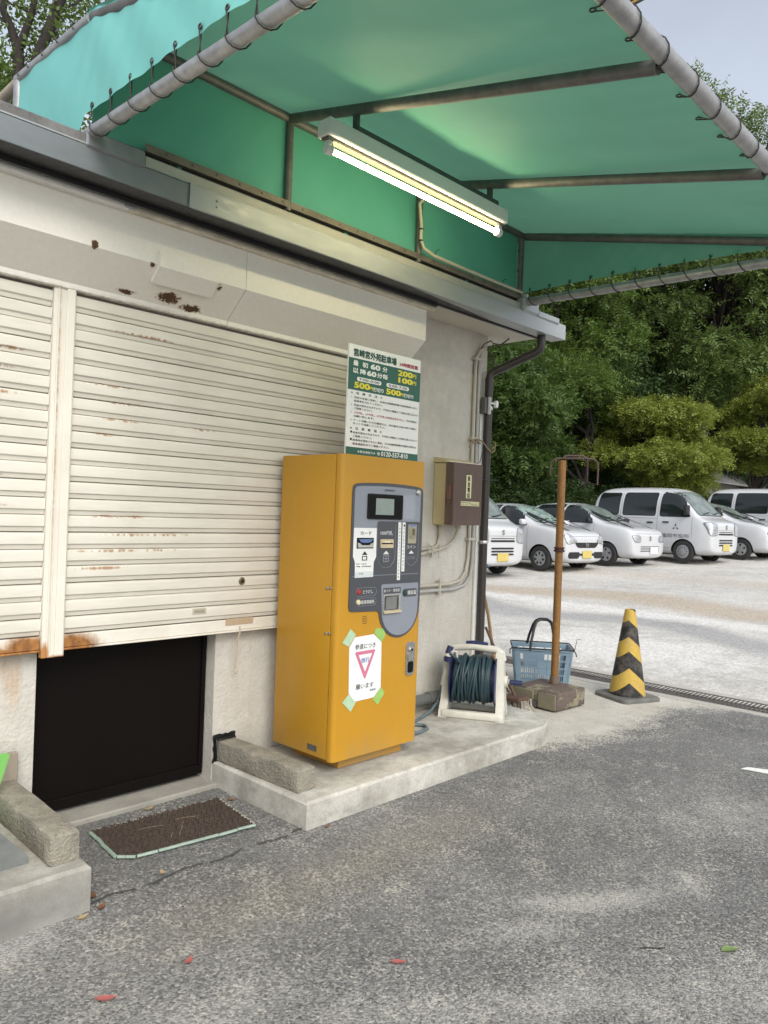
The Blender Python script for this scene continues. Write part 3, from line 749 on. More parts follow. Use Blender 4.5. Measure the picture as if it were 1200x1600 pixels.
# ================================================================== LAMP under the awning (lit)
lamp = thing('fluorescent_lamp', 'lit white batten tube lamp hanging under the green awning', 'lamp', (2.83, 2.52, 3.13))
lamp.location = (2.929, 2.608, 3.187); lamp.scale = awn.scale
lw = simple('white_lamp_metal', (.74, .74, .70), .4, var=.05)
q = MB(); q.box((2.175, 2.475, 3.098), (3.49, 2.56, 3.172), .006); q.build('housing', lw, lamp)
q = MB(); q.box((2.182, 2.497, 3.086), (3.483, 2.540, 3.0975), .003); q.build('reflector', simple('dark_reflector', (.10, .095, .075), .4, var=.05), lamp)  # base colour darkened so the tube's light on it stays dim
me_ = bpy.data.materials.new('lit_tube'); me_.use_nodes = True; nt = me_.node_tree; nt.nodes.clear()
em = nt.nodes.new('ShaderNodeEmission'); em.inputs['Color'].default_value = (1, .88, .50, 1); em.inputs['Strength'].default_value = 27
oo = nt.nodes.new('ShaderNodeOutputMaterial'); nt.links.new(em.outputs[0], oo.inputs['Surface'])
q = MB(); q.cyl((2.226, 2.517, 3.050), (3.44, 2.517, 3.050), .0115, 16); q.build('tube', me_, lamp, 50)
for xa, xb in ((2.190, 2.2255), (3.4405, 3.476)):
    q = MB(); q.lathe([(.020, 0), (.023, .006), (.023, xb - xa - .006), (.019, xb - xa)], (xa, 2.517, 3.050), 'X', 16); q.box((xa + .004, 2.505, 3.050), (xb - .004, 2.529, 3.0855)); q.build('socket', lw, lamp)
bar_m = simple('dark_steel_bar', (.09, .095, .09), .55, .3, var=.2)
q = MB(); q.box((2.36, 2.50, 3.1725), (3.43, 2.504, 3.208)).box((2.36, 2.504, 3.1725), (3.43, 2.545, 3.1765)); q.build('mounting_bar', bar_m, lamp)
for x in (2.365, 3.37):
    q = MB(); q.box((x - .010, 2.5045, 3.177), (x + .010, 2.53, 3.275)); q.build('hanger', bar_m, lamp)
q = MB(); q.cyl((3.36, 2.517, 3.058), (3.36, 2.517, 3.043), .004, 8); q.build('pull_switch', lw, lamp)
cab = simple('beige_conduit', (.52, .47, .36), .5, var=.12)
t = thing('lamp_cable', 'beige flexible conduit dropping from the tube lamp to the gutter', 'cable', (3.32, 2.96, 3.0))
t.location = (3.436, 3.064, 3.0525); t.scale = awn.scale
q = MB(); q.tube([(3.22, 2.60, 3.19), (3.24, 2.80, 3.30), (3.28, 2.94, 3.26), (3.305, 2.945, 3.15), (3.305, 2.944, 3.06), (3.33, 2.944, 3.02), (3.42, 2.944, 3.0), (3.7, 2.946, 2.998), (4.34, 2.948, 2.998)], .010, 10); q.build('conduit', cab, t, 60)
q = MB()
for p in ((3.305, 2.944, 3.12), (3.305, 2.944, 3.055)): q.lathe([(.0125, -.004), (.0125, .004)], p, n=10)
q.tube([(3.42, 2.94, 3.0), (3.44, 2.93, 3.035), (3.452, 2.925, 3.04)], .002, 5); q.tube([(4.1, 2.943, 3.0), (4.12, 2.935, 3.03), (4.14, 2.93, 3.035)], .002, 5)
q.build('cable_tie', cord_k, t)

# ================================================================== PAYMENT MACHINE
X0, X1, YF, YB, ZB, ZT = 2.715, 3.372, 2.90, 3.385, .205, 1.79
my = Mat('yellow_powder_coat', .38, 0, .45)
y1 = my.noise(2, 5, .6, world=True); y2 = my.noise(14, 5, .65, (1, 1, .35), True)
yc = my.mix(my.rng(y1, .35, .7), (.50, .255, .018), (.465, .235, .015))
yc = my.mix(my.math('MULTIPLY', my.rng(y2, .52, .75), .30), yc, (.42, .24, .05))
ys_ = my.noise(26, 5, .7, (1, 1, .06), True)
yc = my.mix(my.math('MULTIPLY', my.rng(ys_, .60, .74), .16), yc, (.30, .19, .06))
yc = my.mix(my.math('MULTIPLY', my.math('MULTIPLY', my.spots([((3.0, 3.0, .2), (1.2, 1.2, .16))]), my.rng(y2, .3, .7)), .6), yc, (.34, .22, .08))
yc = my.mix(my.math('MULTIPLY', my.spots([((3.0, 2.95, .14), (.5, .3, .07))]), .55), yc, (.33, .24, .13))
my.color(yc); my.rough(my.rng(y2, .3, .7, .32, .46)); my.bump(my.noise(350, 2, .5), .03, .002)
YEL = my.m
mach = thing('payment_machine', 'tall yellow parking payment machine with grey control panel and taped notice', 'payment machine', (3.04, 3.15, .13))
q = MB(); q.box((2.83, 2.97, .131), (3.325, 3.34, ZB - .002), .004); q.build('plinth', YEL, mach)
q = MB(); q.box((X0, 2.948, ZB), (X1, YB, ZT), .005, 2); q.build('cabinet', YEL, mach)
q = MB(); q.box((X0 + .012, 2.942, ZB + .008), (X1 - .012, 2.9475, ZT - .008)); q.build('seam', simple('dark_seam', (.10, .05, .01), .8), mach)
def rounded(w, h, rs, n=7):
    """closed outline, corners bl, br, tr, tl with the radii rs"""
    pts = []
    for (cx, cy, sx, sy, a0), r in zip(((0, 0, 1, 1, PI), (w, 0, -1, 1, 1.5 * PI), (w, h, -1, -1, 0), (0, h, 1, -1, .5 * PI)), rs):
        if r <= 0: pts.append((cx, cy)); continue
        for k in range(n + 1):
            a = a0 + (PI / 2) * k / n; pts.append((cx + sx * r + r * math.cos(a), cy + sy * r + r * math.sin(a)))
    return pts
# door with softly rounded front edges
prof = [(X0, 2.9415)] + [(X0 + .026 - .026 * math.cos(a), 2.926 - .026 * math.sin(a)) for a in np.linspace(0, PI / 2, 7)] + [(X1 - .026 + .026 * math.sin(a), 2.926 - .026 * math.cos(a)) for a in np.linspace(0, PI / 2, 7)] + [(X1, 2.9415)]
q = MB(); q.prism(prof, ((0, 0, ZB - .004), (1, 0, 0), (0, 1, 0), (0, 0, 1)), ZT - ZB + .006)
door = q.build('door', YEL, mach, 40)
FR = ((X0, YF, .0), (1, 0, 0), (0, 0, 1), (0, -1, 0))       # front face frame: u to the right, v up, n outwards
def plate(name, poly, mat, parent, w0, w1, smooth=30):
    o, u, v, n = (Vector(k) for k in FR)
    m = MB(); m.prism(poly, (o + n * w0, u, v, n), w1 - w0); return m.build(name, mat, parent, smooth)
def rect(u0, u1, v0, v1, r=0):
    return [(u0 + a, v0 + b) for a, b in rounded(u1 - u0, v1 - v0, (r, r, r, r), 4)] if r else [(u0, v0), (u1, v0), (u1, v1), (u0, v1)]
slate = simple('slate_panel', (.062, .066, .076), .45, var=.06)
lgrey = simple('blue_grey_panel', (.235, .255, .295), .42, var=.05)
white_s = simple('white_sticker', (.76, .76, .74), .5, var=.03)
ink_w = simple('white_ink', (.70, .70, .69), .6, var=.02)
ink_k = simple('black_ink', (.012, .012, .012), .6, var=.02)
blackgloss = simple('black_gloss', (.004, .004, .005), .2, spec=.25)
chrome = simple('satin_chrome', (.55, .54, .52), .28, .9, var=.1)
# outline of the control panel with its round tongue at the bottom right
cx_, cz_, rr_ = .468, .967, .163
tong = [(cx_ + rr_ * math.sin(a), cz_ - rr_ * math.cos(a) * .98) for a in np.linspace(PI / 2, -PI / 2 + .12, 18)]
op = [(.635, 1.60)] + [(.635, 1.0)] + tong + [(.30, .958), (.285, .964)] + [(.10, .972), (.088, .975), (.080, .985), (.077, 1.0)] + [(.077, 1.60)]
op += [(.080, 1.625), (.090, 1.637), (.105, 1.643)] + [(u_, 1.645 + .010 * math.sin(PI * (u_ - .1) / .52)) for u_ in np.linspace(.15, .57, 8)] + [(.610, 1.643), (.625, 1.635), (.633, 1.622)]
pan = plate('control_panel', op, slate, mach, .0005, .006)
ip = [(.092, 1.411), (.262, 1.411), (.262, 1.43), (.268, 1.444), (.28, 1.449), (.612, 1.449), (.612, 1.61), (.606, 1.622), (.595, 1.628)] + [(u_, 1.629 + .008 * math.sin(PI * (u_ - .1) / .5)) for u_ in np.linspace(.56, .14, 8)] + [(.105, 1.627), (.094, 1.617), (.091, 1.60)]
plate('upper_plate', ip, lgrey, pan, .0062, .0072)
t2_ = [(cx_ + .003 + (rr_ - .017) * math.sin(a), cz_ - .005 - (rr_ - .02) * math.cos(a)) for a in np.linspace(PI / 2, -PI / 2 + .06, 18)]
plate('lower_plate', [(.617, 1.098), (.611, 1.106), (.322, 1.106), (.315, 1.098)][::1] + t2_[::-1], lgrey, pan, .0062, .0072)
# display
dsp = plate('display_bezel', rect(.184, .455, 1.459, 1.594, .008), blackgloss, pan, .0073, .016)
plate('bezel_face', rect(.196, .443, 1.468, 1.584, .004), simple('bezel_black', (.003, .003, .004), .35, spec=.15), dsp, .0162, .0168)
plate('screen', rect(.240, .381, 1.483, 1.571), simple('lcd_screen', (.24, .285, .265), .18, var=.15, vs=4), dsp, .0170, .0176)
q = MB(); q.lathe([(0, -.022), (.012, -.020), (.017, -.014), (.018, -.0074)], (X0 + .586, YF, 1.615), 'Y', 16); q.build('lock', chrome, pan)
plate('sticker', rect(.466, .566, 1.465, 1.597, .004), simple('clear_sticker', (.30, .32, .37), .2), pan, .0073, .0077)
# card, note and coin inlets
cw = plate('card_label', [(.092, 1.411), (.262, 1.411), (.264, 1.257), (.247, 1.228), (.246, 1.150), (.110, 1.149), (.107, 1.230), (.091, 1.262)], white_s, pan, .0074, .0080)
plate('card_footer', rect(.1105, .2455, 1.150, 1.181), simple('pale_grey_label', (.60, .64, .63), .5), cw, .0082, .0085)
cs = plate('card_slot', rect(.115, .240, 1.303, 1.359, .003), blackgloss, pan, .0081, .0105)
plate('slot_lip', [(.123, 1.352), (.232, 1.352), (.214, 1.336), (.196, 1.333), (.160, 1.333), (.142, 1.336)], simple('blue_slot', (.10, .16, .33), .35), cs, .0107, .0150)
plate('slot_lip', [(.121, 1.308), (.234, 1.308), (.236, 1.334), (.222, 1.330), (.206, 1.320), (.150, 1.320), (.134, 1.330), (.119, 1.334)], simple('slot_grey', (.38, .40, .36), .4), cs, .0107, .0160)
gold = simple('pale_gold_plastic', (.52, .44, .28), .38, var=.1)
ns = plate('note_slot', rect(.292, .392, 1.304, 1.351, .004), gold, pan, .0062, .014)
plate('slot_mouth', rect(.297, .387, 1.3245, 1.3315), blackgloss, ns, .0142, .0146)
for u_ in (.322, .345): plate('guide', rect(u_, u_ + .016, 1.334, 1.340), simple('ivory_guide', (.75, .70, .55), .4), ns, .0142, .0155)
co = plate('coin_inlet', rect(.514, .583, 1.328, 1.434, .003), simple('nickel_plate', (.42, .39, .28), .4, .5), pan, .0062, .0095)
plate('coin_bowl', rect(.524, .575, 1.350, 1.421, .02), simple('coin_bowl', (.33, .30, .22), .35, .5), co, .0097, .0120)
plate('coin_mouth', rect(.545, .568, 1.372, 1.412, .006), simple('coin_dark', (.16, .145, .10), .3, .5), co, .0122, .0128)
plate('blue_strip', rect(.522, .578, 1.423, 1.432), simple('blue_label', (.12, .18, .42), .4), co, .0097, .0101)
for k_, (a_, b_, lo) in enumerate(((.432, .456, 1.125), (.466, .490, 1.172))):
    plate('label_tape', [(a_, 1.445), (b_, 1.445), (b_ + .004, lo), (a_ + .003, lo)], white_s, pan, .0074, .0079)
plate('divider', rect(.095, .613, 1.1555, 1.1585), lgrey, pan, .0062, .0068)
# outlines round the inlets
def outline(name, pts, parent, w=.0015, mat=lgrey):
    m = MB(); o, u, v, n = (Vector(k) for k in FR)
    P3 = [o + u * a + v * b + n * .0066 for a, b in pts]
    m.tube(P3, w * .7, 4); return m.build(name, mat, parent)
outline('outline', [(.268, 1.44), (.272, 1.262), (.285, 1.225), (.312, 1.202), (.345, 1.195), (.378, 1.202), (.403, 1.225), (.416, 1.258), (.412, 1.43)], pan)
outline('outline', [(.497, 1.262), (.512, 1.225), (.54, 1.205), (.565, 1.205), (.592, 1.225), (.606, 1.26), (.604, 1.43)], pan)
for lo_, hi_ in ((1.050, 1.094), (.998, 1.040)): outline('outline', [(a + .126, b + lo_) for a, b in rounded(.152, hi_ - lo_, (.02,) * 4, 4)] + [(.126, lo_ + .02)], pan)
for v_, c_, nm in ((1.073, (.38, .03, .03), 'red_button'), (1.019, (.66, .58, .34), 'cream_button')):
    q = MB(); q.lathe([(.0, -.014), (.012, -.0125), (.0150, -.008), (.0152, -.0062)], (X0 + .145, YF, v_), 'Y', 18); q.build('button', simple(nm, c_, .35), pan)
# tray, receipt
ty = plate('change_tray', rect(.330, .470, .946, 1.050, .004), chrome, pan, .0073, .012)
plate('tray_opening', rect(.340, .452, .965, 1.042, .003), simple('tray_dark', (.045, .045, .045), .35), ty, .0122, .0128)
plate('flap', [(.345, .969), (.430, .969), (.430, 1.030), (.440, 1.037), (.355, 1.037), (.345, 1.030)], simple('tinted_flap', (.17, .175, .17), .12), ty, .0130, .0180)
plate('tray_lip', rect(.332, .468, .948, .962, .002), gold, ty, .0122, .022)
plate('tray_header', rect(.330, .470, 1.053, 1.086), slate, pan, .0073, .0077)
rcp = plate('receipt_badge', rect(.486, .610, 1.029, 1.074, .018), slate, pan, .0073, .0078)
q = MB(); q.lathe([(0, -.015), (.0125, -.014), (.0150, -.010), (.0152, -.008)], (X0 + .507, YF, 1.052), 'Y', 18); q.build('button', simple('dark_green_button', (.01, .05, .035), .3), rcp)
for k_ in range(5): plate('speaker_slot', rect(.183 + .004 * (k_ in (0, 4)), .221 - .004 * (k_ in (0, 4)), .902 + k_ * .0095, .9045 + k_ * .0095), ink_k, door, .0003, .0009)
# writing on the panel
def write(mat, items, parent, w):
    for body, u0, u1, v0, v1, b in items:
        m = MB(); text_rect(m, body, u0, u1, v0, v1, FR, b, w=w); m.build('lettering', mat, parent, 0, fix=False)
write(ink_k, [('AMANO', .312, .392, 1.611, 1.622, .02)], pan, .0078)
write(ink_k, [('カード', .140, .222, 1.374, 1.393, .008), ('▲', .157, .196, 1.269, 1.287, .02), ('□', .158, .194, 1.240, 1.262, .03), ('発行　10年4月', .118, .190, 1.218, 1.224, .01), ('券種　駐車券専用', .118, .226, 1.205, 1.211, .01), ('印', .140, .170, 1.164, 1.174, 0)], cw, .0087)
write(ink_w, [('1000円札', .293, .389, 1.374, 1.397, .004), ('▲', .320, .364, 1.270, 1.288, .02), ('コイン', .508, .583, 1.300, 1.317, .004), ('▲', .527, .567, 1.271, 1.288, .02), ('とりけし', .176, .252, 1.062, 1.082, .004), ('駐車券紛失', .166, .264, 1.008, 1.029, .004)], pan, .0070)
write(lgrey, [('⊞', .320, .366, 1.228, 1.264, 0), ('①⑤⑩', .512, .580, 1.238, 1.256, 0)], pan, .0070)
write(ink_w, [('おつり・領収証', .335, .462, 1.062, 1.079, .004)], pan, .0080)
write(ink_w, [('領収証', .527, .604, 1.040, 1.064, .01)], rcp, .0081)
for k_, (a_, b_, s_) in enumerate(((.437, .451, 'ご利用ありがとうございます駐車券'), (.471, .486, '一万円札五千円札使えません'))):
    m = MB(); n_ = len(s_); top_ = 1.437; st_ = (top_ - (1.132 if k_ == 0 else 1.178)) / n_
    for i_, ch in enumerate(s_): text_rect(m, ch, a_ + .003, b_, top_ - (i_ + .8) * st_, top_ - i_ * st_ - .003, FR, .0, w=.0082)
    m.build('lettering', ink_k, pan, 0, fix=False)
# lock handle of the door
hd = plate('lock_handle', rect(.537, .612, .582, .772, .022), chrome, door, .0003, .007)
plate('handle_dish', rect(.543, .606, .588, .766, .018), simple('handle_grey', (.33, .33, .325), .35, .6), hd, .0072, .0078)
q = MB(); q.lathe([(0, -.018), (.017, -.017), (.021, -.012), (.022, -.0079)], (X0 + .575, YF, .728), 'Y', 18); q.build('lock', chrome, hd)
plate('keyhole', rect(.567, .583, .722, .734, .004), blackgloss, hd, .0182, .0186)
plate('handle_slot', rect(.551, .598, .598, .660, .010), blackgloss, hd, .008, .0084)
plate('handle_lever', rect(.549, .600, .664, .712, .008), chrome, hd, .008, .013)
# rivets and rating plate on the left side
riv = simple('dull_rivet', (.30, .28, .24), .35, .7)
for y_, z_ in ((2.982, 1.092), (2.955, 1.094), (2.980, .858), (2.953, .860)):
    q = MB(); q.lathe([(0, -.006), (.006, -.005), (.009, -.002), (.0095, 0)], (X0, y_, z_), 'X', 12); q.build('rivet', riv, mach)
q = MB(); q.box((X0 - .0015, 3.018, .232), (X0 - .0002, 3.092, .262)); q.build('rating_plate', simple('grey_plate', (.13, .13, .13), .4, .3), mach)

# ------------------------------------------------------------------ paper notice taped to the machine
note = thing('paper_notice', 'white paper slow-down notice with pink triangle held by green tape', 'notice', (2.93, 2.898, .66))
pp = MB()
poly = [(.135, .836), (.277, .840), (.337, .792), (.343, .546), (.291, .498), (.148, .496), (.103, .544), (.095, .784)]
o_, u_, v_, n_ = (Vector(k) for k in FR)
pp.prism([(a, b) for a, b in poly], (o_ + n_ * .0008, u_, v_, n_), .0012)
sheet = pp.build('sheet', simple('white_paper', (.77, .775, .77), .7, var=.03, vs=12), note, 0)
for poly, c in (([(.100, .883), (.140, .850), (.092, .790), (.043, .814)], 0), ([(.289, .870), (.355, .865), (.366, .827), (.337, .790), (.277, .847)], 1), ([(.101, .541), (.157, .492), (.120, .447), (.057, .504)], 0), ([(.345, .547), (.376, .512), (.324, .452), (.283, .487)], 1)):
    m = MB(); m.prism(poly, (o_ + n_ * .0022, u_, v_, n_), .0006); m.build('tape', simple('pale_green_tape', (.42, .58, .39), .5, var=.1, vs=30) if c == 0 else simple('green_tape', (.30, .50, .13), .5, var=.15, vs=30), note, 0)
def ring_tri(outer_, inner_):
    m = MB(); vs = [o_ + u_ * a + v_ * b + n_ * .0026 for a, b in outer_ + inner_]; k = len(outer_)
    return m.add(vs, [(i, (i + 1) % k, k + (i + 1) % k, k + i) for i in range(k)])
ring_tri([(.139, .750), (.145, .757), (.284, .759), (.290, .752), (.222, .610), (.212, .610)], [(.166, .737), (.168, .7395), (.264, .7405), (.266, .738), (.2185, .648), (.2155, .648)]).build('triangle', simple('pink_ink', (.58, .17, .26), .6), note, 0, fix=False)
write(ink_k, [('参道につき', .137, .290, .769, .797, .008), ('願います', .153, .285, .556, .584, .008), ('筥崎宮', .257, .303, .536, .547, .004)], note, .0026)
m = MB(); text_rect(m, '徐行', .186, .248, .694, .722, FR, .012, w=.0026); m.build('lettering', simple('blue_ink', (.03, .10, .40), .6), note, 0, fix=False)

# ------------------------------------------------------------------ tariff board standing on the machine
sgn = thing('price_sign', 'white and green tariff board in Japanese standing on the yellow machine', 'sign', (3.22, 3.1, 1.79))
SF = ((2.922, 3.1, 1.82), (1, 0, 0), (0, 0, 1), (0, -1, 0))
so, su, sv_, sn = (Vector(k) for k in SF)
sgreen = simple('sign_green', (.018, .105, .070), .4, var=.05); swhite = simple('sign_white', (.82, .82, .80), .4, var=.03)
m = MB(); m.box((2.922, 3.1, 1.795), (3.520, 3.112, 2.421), .001); brd = m.build('board', swhite, sgn)
def sp(name, poly, mat, w0=.0004, w1=.0009):
    m = MB(); m.prism(poly, (so + sn * w0, su, sv_, sn), w1 - w0); return m.build(name, mat, sgn, 0)
sp('green_band', [(.0, .349), (.598, .349), (.598, .525), (.0, .525)], sgreen); sp('green_band', [(.0, -.024), (.598, -.024), (.598, .033), (.0, .033)], sgreen)
for a, b in ((.066, .261), (.304, .498)): sp('time_pill', [(a + p, .402 + q_) for p, q_ in rounded(b - a, .023, (.0114,) * 4, 5)], swhite, .0011, .0014)
def sw(mat, items, w=.0017):
    for body, u0, u1, v0, v1, b in items:
        m = MB(); text_rect(m, body, u0, u1, v0, v1, SF, b, w=w); m.build('lettering', mat, sgn, 0, fix=False)
sw(simple('sign_green_ink', (.01, .075, .05), .5), [('筥崎宮外苑駐車場', .034, .382, .537, .578, .035)])
sw(simple('crimson_ink', (.42, .03, .09), .5), [('24時間営業', .408, .571, .540, .562, .03), ('1万円札、5千円札、2千円札は使用出来ません。', .054, .468, .219, .2315, .004)])
yel = simple('yellow_ink', (.78, .68, .05), .5)
sw(yel, [('200', .400, .523, .483, .513, .045), ('円', .528, .558, .484, .507, .03), ('100', .406, .523, .443, .472, .045), ('円', .528, .559, .444, .466, .03), ('500', .049, .165, .363, .394, .045), ('円', .169, .194, .364, .383, .03), ('500', .306, .424, .362, .392, .045), ('円', .427, .450, .363, .381, .03)])
sw(swhite, [('最', .034, .072, .484, .512, .03), ('初', .105, .147, .484, .512, .03), ('60', .172, .245, .484, .511, .045), ('分', .268, .306, .484, .511, .03), ('以', .034, .074, .443, .471, .03), ('降', .090, .134, .443, .471, .03), ('60', .145, .215, .443, .470, .045), ('分毎', .224, .311, .443, .470, .03),
            ('打切り', .198, .281, .361, .384, .03), ('打切り', .454, .539, .361, .384, .03), ('★緊急連絡先★', .088, .232, .004, .018, .01), ('☎', .246, .271, .002, .020, .01), ('0120-557-810', .280, .507, .000, .026, .02)])
rows = [('※　出　庫　方　法　※', .024, .272, .327, .340, .012), ('1.', .027, .036, .304, .314, .0), ('所定の位置に停車し、右側の自動精算機の駐車券挿入口に', .050, .578, .303, .3145, .004), ('駐車券を入れてください。', .050, .277, .284, .296, .004),
        ('2.', .026, .036, .262, .272, 0), ('料金が表示されますので、千円札か硬貨にて所定の投入口より', .050, .586, .261, .2735, .004), ('ご精算ください。', .050, .197, .2425, .2545, .004), ('3.', .026, .036, .221, .231, 0), ('予め両替を', .482, .578, .219, .2315, .004), ('お願い致します。', .050, .211, .200, .212, .004),
        ('4.', .026, .036, .178, .188, 0), ('ゲートが開いたのを確認の上、歩行者及び他の車に注意し', .048, .580, .177, .189, .004), ('ゆっくり出庫してください。', .048, .304, .159, .171, .004), ('※　注　意　事　項　※', .026, .276, .131, .145, .012),
        ('●', .028, .043, .110, .123, .0), ('料金が表示されますので、千円札か硬貨にて所定の投入口より', .049, .584, .108, .1205, .004), ('ご精算ください。', .049, .200, .0885, .1005, .004),
        ('●', .028, .043, .069, .082, .0), ('駐車券が使用できない場合、又は自動精算機が故障の場合は', .049, .580, .067, .0795, .004), ('緊急連絡先までご連絡ください。', .050, .344, .046, .059, .004)]
sw(ink_k, rows)
sw(ink_k, [('7:00-0:00', .084, .245, .4065, .4205, .012), ('0:00-7:00', .322, .482, .4065, .4205, .012)])
# ================================================================== THINGS ON AND BY THE WALL
beige = simple('beige_box_plastic', (.56, .47, .27), .5, var=.08)
cond = simple('grey_beige_conduit', (.47, .44, .37), .55, var=.12)
tel = thing('telephone_box', 'beige emergency telephone box with brown see-through cover on the wall', 'telephone box', (4.30, 3.40, 1.42))
q = MB(); q.box((4.155, 3.372, 1.424), (4.44, 3.499, 1.855), .006); q.build('case', beige, tel)
q = MB(); q.prism([(3.365, 1.858), (3.365, 1.868), (3.40, 1.882), (3.499, 1.897), (3.499, 1.858)], ((4.148, 0, 0), (0, 1, 0), (0, 0, 1), (1, 0, 0)), .31); q.build('cap', beige, tel)
q = MB(); q.box((4.118, 3.33, 1.8575), (4.455, 3.364, 1.864)); q.build('cap', simple('cream_cap', (.70, .66, .53), .5), tel)
mcv = Mat('brown_clear_cover', .12, 0, .5)
mcv.color((.22, .16, .14))
tb = mcv.n('ShaderNodeBsdfTransparent'); tb.inputs['Color'].default_value = (.62, .52, .48, 1)
mxx = mcv.n('ShaderNodeMixShader'); mxx.inputs[0].default_value = .5
mcv.l(tb.outputs[0], mxx.inputs[1]); mcv.l(mcv.b.outputs[0], mxx.inputs[2]); mcv.l(mxx.outputs[0], mcv.out.inputs['Surface'])
q = MB(); q.box((4.128, 3.300, 1.428), (4.134, 3.371, 1.855), .002).box((4.441, 3.300, 1.428), (4.447, 3.371, 1.855), .002).box((4.128, 3.294, 1.428), (4.447, 3.2995, 1.855), .002).box((4.1345, 3.300, 1.428), (4.4405, 3.371, 1.434)).box((4.1345, 3.300, 1.849), (4.4405, 3.371, 1.855))
cv = q.build('cover', mcv.m, tel)
q = MB(); q.box((4.118, 3.318, 1.60), (4.1275, 3.348, 1.70), .003); q.box((4.116, 3.322, 1.575), (4.1275, 3.344, 1.592), .003); q.build('latch', simple('brown_latch', (.17, .075, .055), .4), tel)
hs = simple('handset_plastic', (.42, .33, .30), .35)
q = MB(); q.tube([(4.19, 3.345, 1.48), (4.187, 3.33, 1.50), (4.185, 3.325, 1.60), (4.187, 3.325, 1.70), (4.19, 3.335, 1.77), (4.19, 3.35, 1.785)], [.020, .021, .016, .016, .021, .019], 10); q.build('handset', hs, tel, 60)
q = MB(); q.box((4.225, 3.362, 1.47), (4.42, 3.3715, 1.82), .003); q.lathe([(.045, -.010), (.048, -.002), (.048, 0)], (4.33, 3.361, 1.50), 'Y', 20); q.build('dial_plate', simple('phone_plate', (.20, .13, .12), .4), tel)
TF = ((4.128, 3.294, 1.428), (1, 0, 0), (0, 0, 1), (0, -1, 0))
plabel = simple('pale_yellow_label', (.72, .69, .40), .5)
m = MB(); m.box((4.262, 3.2925, 1.615), (4.318, 3.2936, 1.775)); m.box((4.208, 3.2925, 1.562), (4.415, 3.2936, 1.592)); m.build('label', plabel, tel)
m = MB()
for k_, ch in enumerate('緊急電話'): text_rect(m, ch, .147, .177, .306 - k_ * .0385, .338 - k_ * .0385, TF, .03, w=.0020)
text_rect(m, '緊急の場合は受話器を上げてください', .086, .28, .151, .160, TF, .004, w=.0020); text_rect(m, '係員につながります（時間外は警備会社）', .086, .28, .138, .147, TF, .004, w=.0020)
m.build('lettering', ink_k, tel, 0, fix=False)

c1 = thing('conduit', 'pair of beige conduits running from the telephone box to the yellow machine', 'conduit', (4.2, 3.48, 1.25), 'electric conduits on the kiosk wall')
q = MB(); q.tube([(3.30, 3.483, 1.245), (4.02, 3.483, 1.252), (4.17, 3.483, 1.262), (4.205, 3.483, 1.285), (4.222, 3.483, 1.33), (4.224, 3.483, 1.424)], .0125, 10); q.build('pipe', cond, c1, 60)
q = MB(); q.tube([(3.30, 3.478, 1.205), (4.02, 3.478, 1.218), (4.20, 3.476, 1.248), (4.31, 3.47, 1.275), (4.365, 3.465, 1.315), (4.382, 3.455, 1.37), (4.384, 3.45, 1.405)], .0125, 10); q.lathe([(.018, 1.398), (.021, 1.402), (.021, 1.424)], (4.384, 3.45, 0), n=12); q.build('pipe', cond, c1, 60)
for x_ in (4.09, 4.20):
    q = MB(); q.tube([(x_, 3.464, 1.19), (x_ - .01, 3.46, 1.23), (x_ + .01, 3.466, 1.28), (x_ + .012, 3.49, 1.29)], .0035, 6); q.build('cable_tie', cond, c1)
q = MB(); q.box((4.125, 3.462, 1.195), (4.14, 3.499, 1.275), .002); q.build('saddle', cond, c1)
c2 = thing('conduit', 'pair of beige conduits climbing the wall corner beside the black drainpipe', 'conduit', (4.6, 3.48, 1.0), 'electric conduits on the kiosk wall')
q = MB(); q.tube([(3.30, 3.483, .992), (4.36, 3.483, 1.000), (4.47, 3.483, 1.020), (4.535, 3.483, 1.08), (4.56, 3.483, 1.18), (4.565, 3.483, 1.32), (4.565, 3.483, 2.60), (4.575, 3.482, 2.66), (4.61, 3.478, 2.72), (4.66, 3.475, 2.745)], .0135, 10); q.build('pipe', cond, c2, 60)
q = MB(); q.tube([(3.30, 3.480, .955), (4.40, 3.480, .962), (4.52, 3.480, .985), (4.59, 3.480, 1.05), (4.607, 3.480, 1.16), (4.608, 3.480, 1.32), (4.606, 3.480, 2.62), (4.62, 3.478, 2.70)], .0135, 10); q.build('pipe', simple('grey_conduit', (.40, .395, .37), .5, var=.1), c2, 60)
for z_ in (1.31, 2.05, 2.64): q = MB(); q.box((4.535, 3.462, z_), (4.635, 3.499, z_ + .022), .003); q.build('saddle', cond, c2)
for x_ in (3.98, 4.22): q = MB(); q.box((x_, 3.462, .93), (x_ + .016, 3.499, 1.03), .003); q.cyl((x_ + .008, 3.47, 1.03), (x_ - .02, 3.455, 1.045), .003, 6); q.build('saddle', cond, c2)
c3 = thing('wall_strip', 'white cable duct strip beside the black drainpipe', 'cable duct', (4.665, 3.49, .2))
q = MB(); q.box((4.645, 3.478, .14), (4.680, 3.4985, 2.26), .003); q.build('duct', simple('white_duct', (.74, .735, .70), .4), c3)
sen = thing('door_sensor', 'small grey sensor plate and white box clipped to the black drainpipe', 'sensor', (4.66, 3.42, 2.28))
q = MB(); q.box((4.63, 3.43, 2.255), (4.668, 3.474, 2.375), .004); q.build('bracket_plate', simple('dark_plate', (.12, .12, .115), .5), sen)
q = MB(); q.box((4.655, 3.412, 2.248), (4.685, 3.4295, 2.378), .005); q.build('plate', simple('grey_plate_light', (.42, .42, .42), .4), sen)
q = MB(); q.box((4.722, 3.395, 2.305), (4.752, 3.425, 2.358), .006); q.cyl((4.686, 3.42, 2.335), (4.7215, 3.41, 2.333), .008, 8); q.build('head', simple('white_sensor', (.68, .70, .67), .35), sen)
